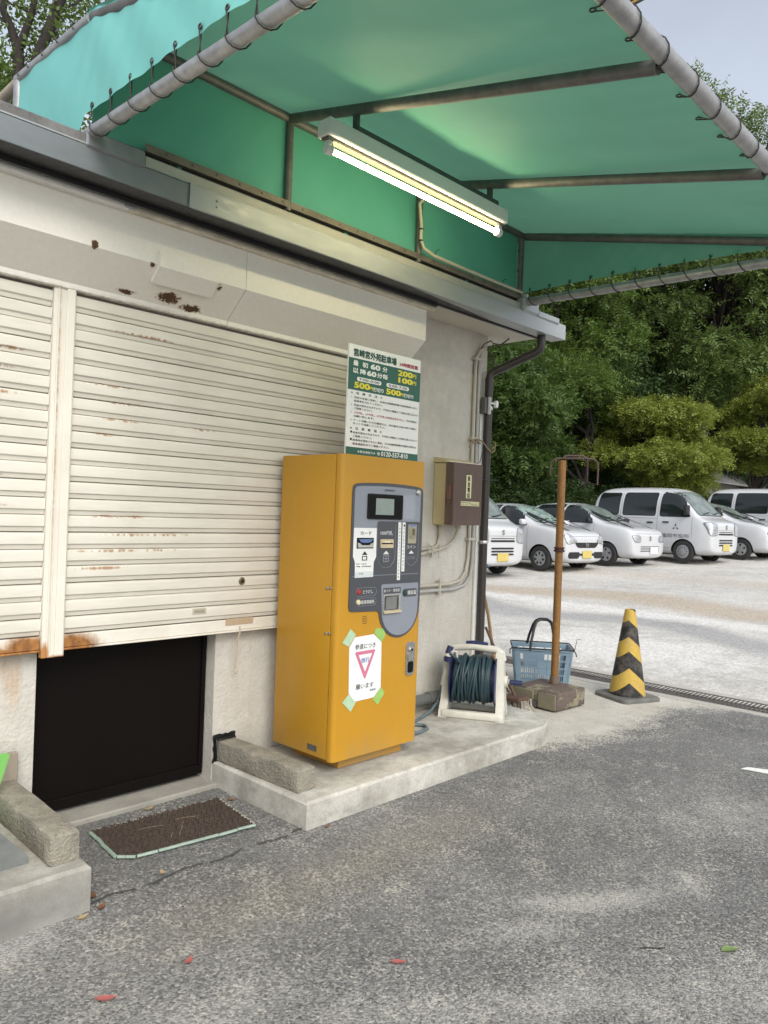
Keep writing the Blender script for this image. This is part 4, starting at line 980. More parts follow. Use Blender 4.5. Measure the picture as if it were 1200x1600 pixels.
tw = simple('jute_twine', (.30, .235, .15), .95, var=.3)
t = thing('twine', 'loose ends of brown twine tied round the wall conduits', 'twine', (4.6, 3.45, 2.03))
q = MB(); q.tube([(4.49, 3.455, 1.985), (4.50, 3.45, 2.02), (4.545, 3.45, 2.055), (4.60, 3.455, 2.06), (4.635, 3.44, 2.04), (4.66, 3.41, 1.99), (4.695, 3.40, 1.965), (4.725, 3.40, 1.985), (4.735, 3.40, 2.03), (4.725, 3.40, 2.045)], .005, 6)
q.tube([(4.545, 3.462, 2.03), (4.585, 3.456, 2.042), (4.63, 3.462, 2.032)], .005, 6); q.build('string', tw, t, 60)
t = thing('loose_wire', 'tangle of dark wire hanging under the soffit corner', 'wire', (4.68, 3.46, 2.70))
q = MB(); q.tube([(4.61, 3.475, 2.73), (4.64, 3.46, 2.775), (4.685, 3.44, 2.80), (4.72, 3.44, 2.785), (4.70, 3.44, 2.76), (4.66, 3.45, 2.745)], .005, 6)
q.tube([(4.72, 3.44, 2.785), (4.80, 3.43, 2.79), (4.86, 3.40, 2.843)], .006, 6); q.tube([(4.655, 3.45, 2.73), (4.72, 3.44, 2.70), (4.735, 3.44, 2.65), (4.715, 3.44, 2.61), (4.69, 3.44, 2.63)], .006, 6)
q.build('wire', simple('brown_wire', (.10, .085, .065), .7), t, 60)
t = thing('thin_wire', 'short thin black wires poking out beside the telephone box', 'wire', (4.62, 3.42, 1.80))
q = MB(); q.tube([(4.45, 3.36, 1.865), (4.52, 3.38, 1.88), (4.60, 3.42, 1.945), (4.63, 3.44, 1.97)], .0028, 5); q.tube([(4.45, 3.36, 1.80), (4.52, 3.37, 1.765), (4.62, 3.38, 1.760), (4.76, 3.38, 1.765)], .0028, 5); q.build('wire', black_p, t, 60)
t = thing('drain_pipe', 'dark grey plastic pipe running along the foot of the wall', 'pipe', (3.9, 3.44, .23))
q = MB(); q.tube([(3.45, 3.44, .215), (4.22, 3.44, .225)], .038, 14); q.lathe([(.044, 0), (.044, .05)], (4.10, 3.44, .2235), 'X', 14); q.build('pipe', simple('dark_grey_pvc', (.12, .125, .125), .4, var=.15), t, 60)
hose_c = simple('grey_blue_hose', (.115, .155, .175), .45, var=.15)
t = thing('water_hose', 'grey hose from a white tap connector curling behind the yellow machine', 'hose', (4.0, 3.38, .14))
q = MB(); q.tube([(4.215, 3.40, .32), (4.19, 3.395, .27), (4.14, 3.38, .205), (4.05, 3.36, .165), (3.93, 3.33, .15), (3.75, 3.28, .142), (3.60, 3.25, .142)], .010, 8); q.tube([(3.58, 3.27, .142), (3.68, 3.28, .142), (3.77, 3.25, .142), (3.80, 3.20, .142), (3.76, 3.145, .142), (3.66, 3.12, .142), (3.52, 3.14, .142)], .011, 8); q.build('hose', hose_c, t, 60)
q = MB(); q.cyl((4.21, 3.40, .305), (4.235, 3.405, .365), .017, 10); q.cyl((4.23, 3.41, .35), (4.27, 3.44, .36), .013, 10); q.build('connector', simple('offwhite_plastic', (.68, .66, .58), .4), t)

# ------------------------------------------------------------------ hose reel
reel = thing('hose_reel', 'white hose reel wound with blue green hose standing on the platform', 'hose reel', (4.07, 3.31, .13))
reel.rotation_euler = (0, 0, math.atan2(-.37, .21)); reel['_o'] = (0, 0, 0)
wp = simple('white_reel_plastic', (.57, .555, .49), .45, var=.14, vs=8)
navy = simple('navy_plastic', (.018, .025, .085), .35, var=.1)
def rb(name, m, mat, s=40): return m.build(name, mat, reel, s, world=False)
W_ = .43
for s_, u0 in ((1, 0), (-1, W_)):
    m = MB()
    pr = [(0, 0), (.085, 0), (.10, .05), (.205, .05), (.22, 0), (.305, 0), (.30, .028), (.245, .10), (.205, .42), (.19, .44), (.115, .44), (.10, .42), (.055, .10), (0, .03)]
    sh_ = lambda p: Vector((u0 + s_ * (.022 + .05 * p[1]), p[0], p[1]))
    k = len(pr); a = [sh_(p) - Vector((s_ * .027, 0, 0)) for p in pr]; b = [sh_(p) + Vector((s_ * .027, 0, 0)) for p in pr]
    m.add(a + b, [tuple(range(k)), tuple(range(2 * k - 1, k - 1, -1))] + [(i, (i + 1) % k, k + (i + 1) % k, k + i) for i in range(k)])
    rb('side_frame', m, wp, 50)
m = MB(); m.box((.012, -.004, .0), (W_ - .012, .05, .052), .014, 3); rb('cross_bar', m, wp)
m = MB(); m.box((.03, .255, .0), (W_ - .03, .302, .04), .012, 3); rb('cross_bar', m, wp)
m = MB(); m.tube([(.030, .152, .385), (.040, .152, .435), (.07, .152, .455), (.21, .152, .466), (W_ - .07, .152, .455), (W_ - .04, .152, .435), (W_ - .03, .152, .385)], [.03, .028, .026, .024, .026, .028, .03], 12); hb = rb('handle_bar', m, wp, 60)
m = MB(); m.tube([(.15, .152, .490), (.21, .152, .493), (.30, .152, .488)], [.013, .016, .012], 10); rb('grip', m, navy, 60)
AX_ = (.152, .245)
m = MB(); m.lathe([(.115, 0), (.115, W_ - .15)], (.075, AX_[0], AX_[1]), 'X', 24); rb('drum', m, navy)
for u_ in (.058, W_ - .070):
    m = MB(); m.lathe([(.166, 0), (.172, .004), (.172, .009), (.166, .012)], (u_, AX_[0], AX_[1]), 'X', 36); rb('flange', m, navy)
rr = random.Random(3)
m = MB(); hc = .0098
def turn(u0, u1, r, ph, n=26):
    return [(u0 + (u1 - u0) * (i / n) + .0, AX_[0] + r * math.cos(ph + 2 * PI * i / n), AX_[1] + r * math.sin(ph + 2 * PI * i / n)) for i in range(n + 1)]
pts = []
for k in range(14): pts += turn(.082 + k * .0185, .082 + (k + 1) * .0185, .126, 0)[:-1]
m.tube(pts, hc, 8)
pts = []
for k in range(15):
    u0 = .085 + k * .0172
    pts += [(p[0] + .010 * math.sin(2 * PI * i / 26 + k), p[1], p[2]) for i, p in enumerate(turn(u0, u0 + .0172, .1445 + .002 * math.sin(k * 2.1), 0))][:-1]
m.tube(pts, hc, 8)
for k in range(7):
    ua = rr.uniform(.10, .32); tilt = rr.uniform(-.05, .05) or .03; ph = rr.uniform(0, 6)
    m.tube([(min(max(ua + tilt * math.sin(t), .085), W_ - .088), AX_[0] + (.158 + .006 * math.sin(t * 2 + ph)) * math.cos(t), AX_[1] + (.158 + .006 * math.sin(t * 2 + ph)) * math.sin(t)) for t in np.linspace(0, 2 * PI, 30, endpoint=False)], hc, 8, closed=True)
m.tube([(.13, .05, .36), (.11, .02, .395), (.085, .015, .415), (.06, .012, .43)], hc, 8)
rb('hose', m, simple('blue_green_hose', (.022, .050, .064), .42, var=.12, vs=12), 60)
m = MB(); m.cyl((W_ - .02, AX_[0], AX_[1]), (W_ + .012, AX_[0], AX_[1]), .040, 20); m.box((W_ + .012, AX_[0] - .016, AX_[1] - .015), (W_ + .026, AX_[0] + .016, AX_[1] + .015), .004); ck = rb('crank', m, wp)
m = MB(); m.cyl((W_ + .026, AX_[0] - .01, AX_[1]), (W_ + .11, AX_[0] - .01, AX_[1]), .017, 14); o = m.build('crank_grip', navy, ck, world=False)
m = MB(); m.cyl((.047, .03, .375), (.047, .03, .405), .031, 16); m.cyl((.045, .035, .425), (.06, .045, .475), .022, 12); m.cyl((.05, .04, .405), (.047, .035, .427), .020, 14); nzl = rb('nozzle', m, navy)
m = MB(); m.cyl((.048, .03, .4055), (.049, .034, .425), .026, 14); m.tube([(.06, .03, .43), (.08, .03, .445), (.10, .04, .44), (.105, .05, .40)], .009, 8); m.build('nozzle_body', wp, nzl, world=False)

# ------------------------------------------------------------------ shopping basket
bk_ = thing('shopping_basket', 'sky blue plastic shopping basket with black handles raised', 'basket', (6.02, 3.74, 0))
bk_.rotation_euler = (0, 0, math.radians(-53)); bk_['_o'] = (0, 0, 0)
blu = simple('blue_basket_plastic', (.19, .275, .345), .45, var=.08, vs=10)
BL, BW, BH, tb_ = .50, .37, .335, .86
def bpt(side, s, h):           # side wall point: s -1..1 along the wall, h 0..1 up
    k = tb_ + (1 - tb_) * h; hx, hy = BL / 2 * k, BW / 2 * k; z = .006 + BH * h
    return {0: (s * hx, -hy, z), 1: (hx, s * hy, z), 2: (-s * hx, hy, z), 3: (-hx, -s * hy, z)}[side]
def bar_on(m, side, s0, s1, h0, h1, t=.004):
    nrm = {0: (0, -1, 0), 1: (1, 0, 0), 2: (0, 1, 0), 3: (-1, 0, 0)}[side]
    P = [Vector(bpt(side, s, h)) for s, h in ((s0, h0), (s1, h0), (s1, h1), (s0, h1))]; N = Vector(nrm) * t
    a = [p + N for p in P]; b = [p - N * .2 for p in P]
    m.add(a + b, [(0, 1, 2, 3), (7, 6, 5, 4)] + [(i, (i + 1) % 4, 4 + (i + 1) % 4, 4 + i) for i in range(4)])
for side in range(4):
    m = MB(); long_ = side in (0, 2)
    cols = [-1, -.62, -.0 - .18, .18, .62, 1] if long_ else [-1, -.5, .5, 1]
    for s in ([-.985, -.60, -.175, .175, .60, .985] if long_ else [-.98, -.45, .45, .98]): bar_on(m, side, s - .018, s + .018, 0, .96, .008)
    for h0, h1 in ((0, .06), (.17, .20), (.35, .375), (.53, .56), (.72, .75), (.90, 1.0)): bar_on(m, side, -1, 1, h0, h1, .006)
    bar_on(m, side, -1, -.80, 0, 1, .003); bar_on(m, side, .80, 1, 0, 1, .003)
    if long_: bar_on(m, side, -.18, .60, .38, .72, .003)
    n_ = 26 if long_ else 18
    for k in range(n_):
        s = -.98 + 1.96 * k / (n_ - 1)
        for h0, h1 in ((.06, .17), (.20, .35), (.375, .53)): bar_on(m, side, s - .012, s + .012, h0, h1, .002)
    m.build('side_panel', blu, bk_, 30, world=False)
m = MB(); m.box((-BL / 2 * tb_, -BW / 2 * tb_, 0), (BL / 2 * tb_, BW / 2 * tb_, .006)); m.build('bottom', blu, bk_, 30, world=False)
m = MB()
rim = [Vector((*p, BH + .006)) for p in [(a - BL / 2 - .008, b - BW / 2 - .008) for a, b in rounded(BL + .016, BW + .016, (.03,) * 4, 4)]]
m.tube(rim, .008, 8, closed=True); m.build('rim', blu, bk_, 60, world=False)
m = MB(); m.tube([p * 1.035 + Vector((0, 0, .002)) for p in rim], .006, 8, closed=True)
for sx in (-1, 1): m.tube([(sx * .262, -.10, BH + .01), (sx * .285, -.13, BH - .01), (sx * .285, -.19, BH - .03)], .005, 6)
m.build('handle_wire', black_p, bk_, 60, world=False)
for sy in (-1, 1):
    m = MB(); y0 = sy * (BW / 2 + .012)
    pts = [(-.115, y0, BH), (-.10, y0 * .75, BH + .09), (-.075, y0 * .42, BH + .19), (-.055, y0 * .2, BH + .235), (-.02, y0 * .1, BH + .255), (.04, y0 * .1, BH + .255), (.075, y0 * .2, BH + .235), (.095, y0 * .42, BH + .19), (.12, y0 * .75, BH + .09), (.135, y0, BH)]
    m.tube(pts, .0125, 8); m.build('handle', black_p, bk_, 60, world=False)
m = MB(); m.tube([(.285, -.05, BH), (.30, -.02, BH + .05), (.31, 0, BH + .09), (.345, .01, BH + .09)], .003, 6); m.build('bent_wire', simple('rusty_wire', (.16, .12, .10), .7), bk_, 60, world=False)

# ------------------------------------------------------------------ broom against the wall corner
stick = simple('bamboo_stick', (.33, .22, .10), .55, var=.2, vs=8)
t = thing('broom', 'bamboo broom leaning on the wall corner behind the hose reel', 'broom', (5.2, 3.66, 0))
q = MB(); q.tube([(5.17, 3.64, .30), (5.0, 3.60, .72), (4.845, 3.56, .985)], .0125, 8); q.build('stick', stick, t, 60)
q = MB(); q.tube([(4.845, 3.56, .98), (4.85, 3.56, 1.05), (4.872, 3.56, 1.10), (4.90, 3.56, 1.115), (4.92, 3.56, 1.10)], .012, 8); q.build('hook', simple('slate_blue_plastic', (.07, .11, .18), .4), t, 60)
q = MB(); rr = random.Random(5)
for k in range(150):
    a = rr.uniform(0, 2 * PI); r = math.sqrt(rr.random()); b = Vector((5.17 + .02 * r * math.cos(a), 3.64 + .02 * r * math.sin(a), .34))
    e_ = Vector((5.27 + .10 * r * math.cos(a) + rr.uniform(-.03, .03), 3.64 + .11 * r * math.sin(a), rr.uniform(0, .10)))
    q.tube([b, (b + e_) / 2 + Vector((rr.uniform(-.015, .015), rr.uniform(-.015, .015), 0)), e_], [.003, .0025, .0015], 4, cap=False)
o = q.build('bristles', simple('brown_twigs', (.085, .06, .04), .9, var=.3), t, 0, fix=False)
t = thing('mop', 'worn mop head with pale fringe lying behind the hose reel', 'mop', (5.05, 3.35, 0))
q = MB()
for k in range(90):
    x, y = 5.08 + rr.uniform(-.07, .07), 3.34 + rr.uniform(-.09, .09); q.tube([(x - .02, y, .10), (x, y + .01, .055), (x + rr.uniform(-.03, .06), y + rr.uniform(-.04, .04), .004)], .005, 5)
q.build('fringe', simple('mop_yarn', (.36, .33, .28), .95, var=.25), t, 60)
q = MB(); q.box((4.97, 3.26, .09), (5.11, 3.43, .125), .01); q.tube([(5.04, 3.345, .11), (5.0, 3.62, .62)], .011, 8); q.build('holder', simple('brown_metal', (.10, .055, .035), .6, var=.3), t)

# ------------------------------------------------------------------ iron pole in a concrete foot
ps = thing('pole_stand', 'rusty orange pole with bent rod hanger set in a wheeled concrete foot', 'pole stand', (5.25, 3.11, 0))
ps['_o'] = (0, 0, 0)
la, ra_ = Vector((.12, .41, 0)).normalized(), Vector((.38, -.02, 0)).normalized()
ps.rotation_euler = (0, 0, math.atan2(ra_.y, ra_.x))
mbk = Mat('peeling_block', .95, 0, .2)
q1 = mbk.noise(6, 6, .7); q2 = mbk.noise(40, 5, .7)
qc = mbk.mix(mbk.rng(q1, .54, .57), (.135, .105, .09), (.25, .225, .16))
qc = mbk.mix(1., qc, mbk.rng(q2, .3, .7, .75, 1.2), 'MULTIPLY')
mbk.color(qc); mbk.bump(mbk.math('ADD', mbk.math('MULTIPLY', mbk.rng(q1, .54, .57, 1, 0), 1.), q2), .6, .008)
mtan = simple('tan_concrete_side', (.20, .18, .125), .95, var=.2, vs=6, bump=.4)
m = MB(); m.box((.004, 0, .012), (.40, .42, .15), .012, 2); m.build('foot', mbk.m, ps, 40, world=False)
m = MB(); m.box((-.008, .006, .014), (.0035, .17, .138), .004).box((-.008, .215, .014), (.0035, .415, .138), .004); m.build('side_board', mtan, ps, 40, world=False)
for y_ in (.19, .405):
    m = MB(); m.lathe([(.012, -.014), (.030, -.013), (.034, -.006), (.034, .006), (.030, .013), (.012, .014)], (-.035, y_, .034), 'X' if 0 else 'Y', 16); m.build('wheel', simple('worn_rubber', (.045, .043, .04), .8, var=.3), ps, 40, world=False)
mru = Mat('rusty_orange_paint', .6, 0, .35)
r1 = mru.noise(5, 5, .65, (1, 1, .35)); r2 = mru.noise(40, 4, .6)
mru.color(mru.mix(1., mru.mix(mru.rng(r1, .38, .66), (.235, .118, .034), (.155, .076, .03)), mru.rng(r2, .3, .7, .82, 1.15), 'MULTIPLY')); mru.bump(r2, .12, .004)
PX, PY = .295, .225
m = MB(); m.tube([(PX, PY, .151), (PX, PY, 1.97)], .0315, 16); m.build('pole', mru.m, ps, 60, world=False)
m = MB(); m.lathe([(.034, 0), (.037, .004), (.037, .06), (.034, .064)], (PX, PY, .1505), n=16); m.build('sleeve', simple('pole_sleeve', (.16, .11, .075), .7, var=.2), ps, world=False)
m = MB(); m.lathe([(.034, -.02), (.046, -.016), (.046, -.006), (.036, -.002), (.036, .006), (.046, .010), (.044, .018), (.034, .02)], (PX, PY, 1.245), n=16); m.build('collar', simple('dark_rust', (.055, .02, .014), .7, var=.3), ps, world=False)
rod = simple('rusty_rod', (.075, .045, .04), .65, .2, var=.3)
yaw = -math.radians(45) - ps.rotation_euler.z
def hp_(u, d, z):  # hanger points in the plane of the hanger
    return (PX + u * math.cos(yaw) - d * math.sin(yaw), PY + u * math.sin(yaw) + d * math.cos(yaw), 1.975 + z)
def rod_path(P, name):
    m = MB(); m.tube([hp_(*p) for p in P], .0078, 8); return m.build(name, rod, ps, 60, world=False)
rod_path([(-.10, -.02, -.13), (-.10, -.02, -.05), (-.092, -.02, -.015), (-.06, -.02, .004), (0, -.02, .012), (.20, -.02, .018), (.255, -.02, .012), (.28, -.02, -.012), (.288, -.02, -.05), (.288, -.02, -.19), (.225, .06, -.175), (.222, .06, .005)], 'hanger_rod')
rod_path([(0.01, .0, .012), (.03, .05, .035), (.07, .07, .043), (.18, .07, .045), (.215, .065, .03), (.222, .06, .005)], 'hanger_rod')

# ------------------------------------------------------------------ traffic cone
tc = thing('traffic_cone', 'yellow and black striped rubber traffic cone on pale concrete', 'traffic cone', (6.21, 3.005, 0)); tc['_o'] = (0, 0, 0)
tc.rotation_euler = (0, 0, math.radians(-22))
mcn = Mat('striped_cone', .55, 0, .4)
sp_ = mcn.n('ShaderNodeSeparateXYZ'); mcn.l(mcn.obj(), sp_.inputs[0])
dv = mcn.n('ShaderNodeVectorMath', operation='DOT_PRODUCT'); mcn.l(mcn.obj(), dv.inputs[0]); aa = math.radians(-46 + 22); dv.inputs[1].default_value = (math.cos(aa), math.sin(aa), 0)
ab = mcn.math('ABSOLUTE', mcn.math('ADD', dv.outputs['Value'], .028))
zz = mcn.math('ADD', sp_.outputs['Z'], mcn.math('MULTIPLY', ab, .85))
st = mcn.math('LESS_THAN', mcn.math('FRACT', mcn.math('DIVIDE', mcn.math('SUBTRACT', zz, .014), .256)), .535)
n1 = mcn.noise(12, 5, .65); n2 = mcn.noise(60, 4, .6)
cc_ = mcn.mix(st, (.50, .335, .055), (.014, .014, .015))
cc_ = mcn.mix(mcn.math('MULTIPLY', mcn.rng(n1, .45, .7), .4), cc_, (.25, .22, .17))
mcn.color(mcn.mix(1., cc_, mcn.rng(n2, .3, .7, .9, 1.08), 'MULTIPLY'))
m = MB(); m.lathe([(.150, .026), (.148, .05), (.095, .40), (.046, .725), (.042, .75), (.030, .752), (.026, .70)], n=40); m.build('cone', mcn.m, tc, 50, world=False)
rub = simple('dusty_black_rubber', (.13, .128, .12), .85, var=.3, vs=9)
m = MB(); m.add(*[(s.v, s.f) for s in [slab([(a - .20, b - .20) for a, b in rounded(.40, .40, (.05,) * 4, 5)], 0.0, .034, .010)]][0]); m.build('base', rub, tc, 30, world=False)

# ------------------------------------------------------------------ drain with steel grating
dg_ = thing('drain_grating', 'steel grating over the drain between asphalt and car park', 'drain', (6.76, 3.0, 0)); 
gm = simple('drain_steel', (.13, .12, .11), .6, .4, var=.3, vs=10)
q = MB(); q.box((6.615, -6, -.09), (6.93, 9, -.08)); q.build('channel', dark_void, dg_, 0)
q = MB(); q.box((6.602, -6, -.06), (6.614, 9, .005)); q.box((6.932, -6, -.06), (6.944, 9, .005)); q.build('frame', gm, dg_, 0)
q = MB()
for k in range(28): q.box((.0, k * .0355, -.04), (.315, k * .0355 + .012, .0))
for x_ in (0, .155, .305): q.box((x_, -.005, -.032), (x_ + .010, .985, .001))
first = q.build('grate_panel', gm, dg_, 0, world=False)
for k in range(14):
    o = first if k == 0 else inst(first, 'grate_panel', dg_)
    o.location = (6.616 - 6.76, -5 + k * 1.0 - 3.0, .004)
cs_ = simple('concrete_kerb_strip', (.40, .385, .34), .9, var=.15, vs=5, bump=.2)
q = MB(); q.box((6.50, -6, -.05), (6.601, 9, .006), .003); o = q.build('drain_kerb', cs_, dg_)
q = MB(); q.box((6.945, -6, -.05), (7.06, 9, .0065), .003); o = q.build('drain_kerb', cs_, dg_)

# ------------------------------------------------------------------ door mat
mat_t = thing('door_mat', 'brown woven door mat with pale green border before the black door', 'door mat', (1.61, 2.95, .004)); mat_t['_o'] = (0, 0, 0); mat_t.scale = (1, 1, .7)
A, B, C_, D = (np.array(p) for p in ((1.607, 2.972), (2.236, 2.895), (2.302, 3.290), (1.645, 3.322)))
def mp_(u, v, z): p = (1 - u) * (1 - v) * A + u * (1 - v) * B + u * v * C_ + (1 - u) * v * D; return (p[0] - 1.61, p[1] - 2.95, z + .006 * (1 - v) * u)
coir = simple('coir_brown', (.050, .035, .026), .95, var=.4, vs=40, bump=.5, bs=300)
def trim_(u, v): return not (u < .10 and v < .12 and u / .10 + v / .12 < 1)
m = MB(); N1, N2 = 26, 16
pl_ = [(.08, 0), (1, 0), (1, 1), (0, 1), (0, .1)]
m.add([mp_(u, v, 0) for u, v in pl_] + [mp_(u, v, .012) for u, v in pl_], [(4, 3, 2, 1, 0), (5, 6, 7, 8, 9)] + [(i, (i + 1) % 5, 5 + (i + 1) % 5, 5 + i) for i in range(5)]); m.build('backing', coir, mat_t, 0, world=False)
m = MB(); rr = random.Random(9); nu, nv = 46, 27
for i in range(nu):
    for j in range(nv):
        u, v = (i + .5 + .5 * (j % 2)) / (nu + .5), (j + .5) / nv
        if not trim_(u, v): continue
        c = Vector(mp_(u, v, .012)); h = .012 + rr.uniform(-.004, .004); a = (.75 if (i + j // 3) % 2 else -.75) + rr.uniform(-.2, .2); L, w_ = .0105, .005
        d1 = Vector((math.cos(a), math.sin(a), 0)) * L; d2 = Vector((-math.sin(a), math.cos(a), 0)) * w_
        m.add([c - d1 - d2, c + d1 - d2, c + d1 + d2, c - d1 + d2, c - d1 * .7 + Vector((0, 0, h)), c + d1 * .7 + Vector((0, 0, h))], [(0, 1, 5, 4), (2, 3, 4, 5), (1, 2, 5), (3, 0, 4)])
o = m.build('weave', coir, mat_t, 60, world=False); o['kind'] = 'stuff'
gb = simple('pale_green_plastic', (.27, .345, .29), .6, var=.2, vs=14)
m = MB()
def strip(p0, p1, n, gap=.002):
    for k in range(n):
        a = k / n; b = (k + 1) / n
        q0 = Vector(mp_(p0[0] + (p1[0] - p0[0]) * a, p0[1] + (p1[1] - p0[1]) * a, .013)); q1_ = Vector(mp_(p0[0] + (p1[0] - p0[0]) * b, p0[1] + (p1[1] - p0[1]) * b, .013))
        q0 += Vector((rr.uniform(-.003, .003), rr.uniform(-.004, .004), 0)); d = (q1_ - q0).normalized(); m.tube([q0 + d * gap, q1_ - d * gap], .0095, 8)
strip((.10, -.012), (1.0, -.012), 6); strip((-.004, .12), (.10, -.012), 2); strip((-.006, .96), (-.006, .13), 4); m.build('border', gb, mat_t, 40, world=False)
m = MB()
for k in range(24): 
    u = .05 + .92 * k / 24; a, b = Vector(mp_(u, 1.0, .012)), Vector(mp_(u + .026, 1.0, .012)); m.tube([a, b], .0085, 6)
for k in range(12):
    v = .06 + .9 * k / 12; a, b = Vector(mp_(1.0, v, .012)), Vector(mp_(1.0, v + .05, .012)); m.tube([a, b], .0085, 6)
o = m.build('stitched_edge', simple('dusty_edge', (.40, .38, .32), .8, var=.2), mat_t, 40, world=False); o['kind'] = 'stuff'
m = MB()
for u, v, a, L in ((.55, .45, .9, .08), (.62, .62, -.3, .10), (.42, .25, .9, .05), (.70, .55, .9, .05), (.35, .60, -.25, .12), (.5, .3, .85, .1)):
    c = Vector(mp_(u, v, .0275)); d = Vector((math.cos(a), math.sin(a), 0)) * L / 2; m.tube([c - d, c + Vector((0, .004, .002)), c + d], .0011, 4)
m.build('straw', simple('pale_straw', (.30, .22, .14), .9), mat_t, 0, world=False)

# ------------------------------------------------------------------ fallen leaves, twig
def leaf(label, x, y, rz, L, mat, z=.001, curl=.7, cat='leaf', group=None, name='fallen_leaf'):
    m = MB(); n = 8; vs = []; fs = []
    for i in range(n + 1):
        t = i / n; w_ = L * .21 * math.sin(PI * t ** .85) + .0004; zz_ = curl * L * (t - .5) ** 2 * .8
        vs += [(L * (t - .5), -w_, zz_ + w_ * .45), (L * (t - .5), 0, zz_), (L * (t - .5), w_, zz_ + w_ * .5)]
    for i in range(n):
        for k in (0, 1): fs.append((3 * i + k, 3 * i + 3 + k, 3 * i + 4 + k, 3 * i + 1 + k))
    m.add(vs, fs); m.tube([(L * .5, 0, curl * L * .2), (L * .62, .003, .003)], .0009, 4)
    o = m.build(name, mat, None, 60, fix=False); o.location = (x, y, z); o.rotation_euler = (0, 0, rz)
    return tag(o, label, cat, group)
red = simple('red_leaf', (.33, .10, .09), .5, var=.2, vs=60); brn = simple('brown_leaf', (.17, .075, .04), .7, var=.3, vs=60); grn = simple('green_leaf', (.15, .21, .07), .5, var=.2, vs=60); tanl = simple('tan_leaf', (.36, .26, .13), .7, var=.25, vs=60)
LG = 'fallen leaves on the asphalt'
leaf('small red leaf lying on its edge on the grey asphalt', 1.433, 2.179, .6, .050, red, group=LG)
leaf('red leaf alone in the middle of the open asphalt', 1.934, 1.706, -.75, .055, red, group=LG)
leaf('red leaf on the asphalt nearest the bottom edge', 1.144, 2.176, -.55, .066, red, group=LG)
leaf('flat green leaf on the asphalt beside the dark twig', 2.853, .963, -.5, .075, grn, group=LG, curl=.1)
leaf('rust brown leaf against the front of the concrete platform', 2.50, 2.685, .2, .045, brn, group=LG)
leaf('curled tan leaf on the joint below the door mat', 1.683, 2.775, 1.2, .045, tanl, .006, group=LG)
leaf('curled tan leaf between the door mat and the threshold', 1.979, 3.40, .4, .055, tanl, .006, group=LG)
leaf('brown leaf between the mat and the platform side', 2.345, 3.24, -.6, .05, brn, .006, group=LG)
leaf('yellowish leaf at the corner of the left platform', 1.30, 2.665, .3, .05, tanl, group=LG)
leaf('dark brown leaf tucked behind the corner of the left platform', 1.385, 2.69, .7, .055, brn, group=LG)
leaf('dark brown leaf in the gap beside the left platform', 1.395, 2.78, 1.1, .05, brn, .006, group=LG)
m = MB(); m.tube([(0, 0, .003), (.03, .003, .004), (.06, .001, .003), (.088, .004, .004)], .0022, 6); o = m.build('twig', simple('dark_twig', (.03, .028, .026), .9), None); o.location = (2.625, 1.185, 0); o.rotation_euler = (0, 0, -.78); tag(o, 'thin dark twig on the asphalt near the green leaf', 'twig')

# ------------------------------------------------------------------ bits at the left edge
o = MB().box((1.24, 3.455, .172), (1.368, 3.478, .395), .003).build('wooden_board', simple('weathered_board', (.30, .255, .20), .85, var=.2, vs=9, stretch=(4, 1, .4), bump=.2), None)
tag(o, 'weathered brown board leaning on the wall behind the left kerb block', 'board')
gl = simple('lime_plastic', (.18, .46, .11), .4, var=.05)
t = thing('folding_sign', 'lime green plastic panel edge standing on the left platform', 'sign', (1.15, 3.28, .17))
q = MB(); q.prism([(.95, .172), (1.195, .172), (1.215, .25), (1.272, .438), (1.262, .448), (.95, .452)], ((0, 3.30, 0), (1, 0, 0), (0, 0, 1), (0, 1, 0)), .012); q.build('panel', gl, t)
q = MB(); q.lathe([(.005, -.003), (.005, 0)], (1.225, 3.30, .432), 'Y', 10); q.build('hole', blackgloss, t)
o = MB(); o.prism([(-.10, 0), (.13, 0), (.13, .025), (.06, .105), (-.10, .105)], ((1.05, 2.86, .168), (1, 0, 0), (0, 0, 1), (0, 1, 0)), .42)
o = o.build('rubber_ramp', simple('grey_rubber', (.16, .17, .165), .8, var=.25, vs=8, bump=.3), None); tag(o, 'grey moulded ramp block on the left platform at the picture edge', 'ramp')
# ================================================================== PARKED VEHICLES
mcar = Mat('white_car_paint', .22, 0, .5)
mcar.b.inputs['Coat Weight'].default_value = .6; mcar.b.inputs['Coat Roughness'].default_value = .06
cn = mcar.noise(3, 4, .6)
mcar.color(mcar.mix(mcar.rng(cn, .3, .7), (.53, .54, .555), (.50, .51, .525)))
CARW = mcar.m
mgl = Mat('car_glass', .04, 0, .6)
mgl.color((.012, .016, .016))
GLASS = mgl.m
GLASS_W = simple('windscreen_glass', (.15, .18, .17), .05, var=.5, vs=4)  # sky reflection on the windscreens put into a paler colour
msh = Mat('silver_sunshade_glass', .12, 0, .6)
mv = msh.voro(14, 'DISTANCE_TO_EDGE'); mc_ = msh.voro(14, out='Color')
msh.color(msh.mix(msh.rng(mv, .0, .06), (.03, .05, .045), msh.mix(msh.rng(mc_, .2, .8), (.13, .20, .175), (.34, .42, .39))))
SUNSH = msh.m
rubk = simple('car_black_trim', (.012, .012, .013), .5)
tyre_m = simple('tyre_rubber', (.022, .022, .022), .8, var=.2)
alloy = simple('silver_hubcap', (.36, .37, .38), .35, .5, var=.1)
lampm = simple('headlamp_lens', (.46, .48, .50), .08, .55, var=.5, vs=22)
plate_y = simple('yellow_number_plate', (.52, .42, .12), .5, var=.12, vs=12); plate_w = simple('white_number_plate', (.62, .65, .66), .5, var=.08)
orange = simple('marker_lens', (.45, .05, .03), .3)
seamk = simple('panel_gap', (.13, .135, .14), .6)
inkc = simple('grey_door_ink', (.10, .11, .13), .6)

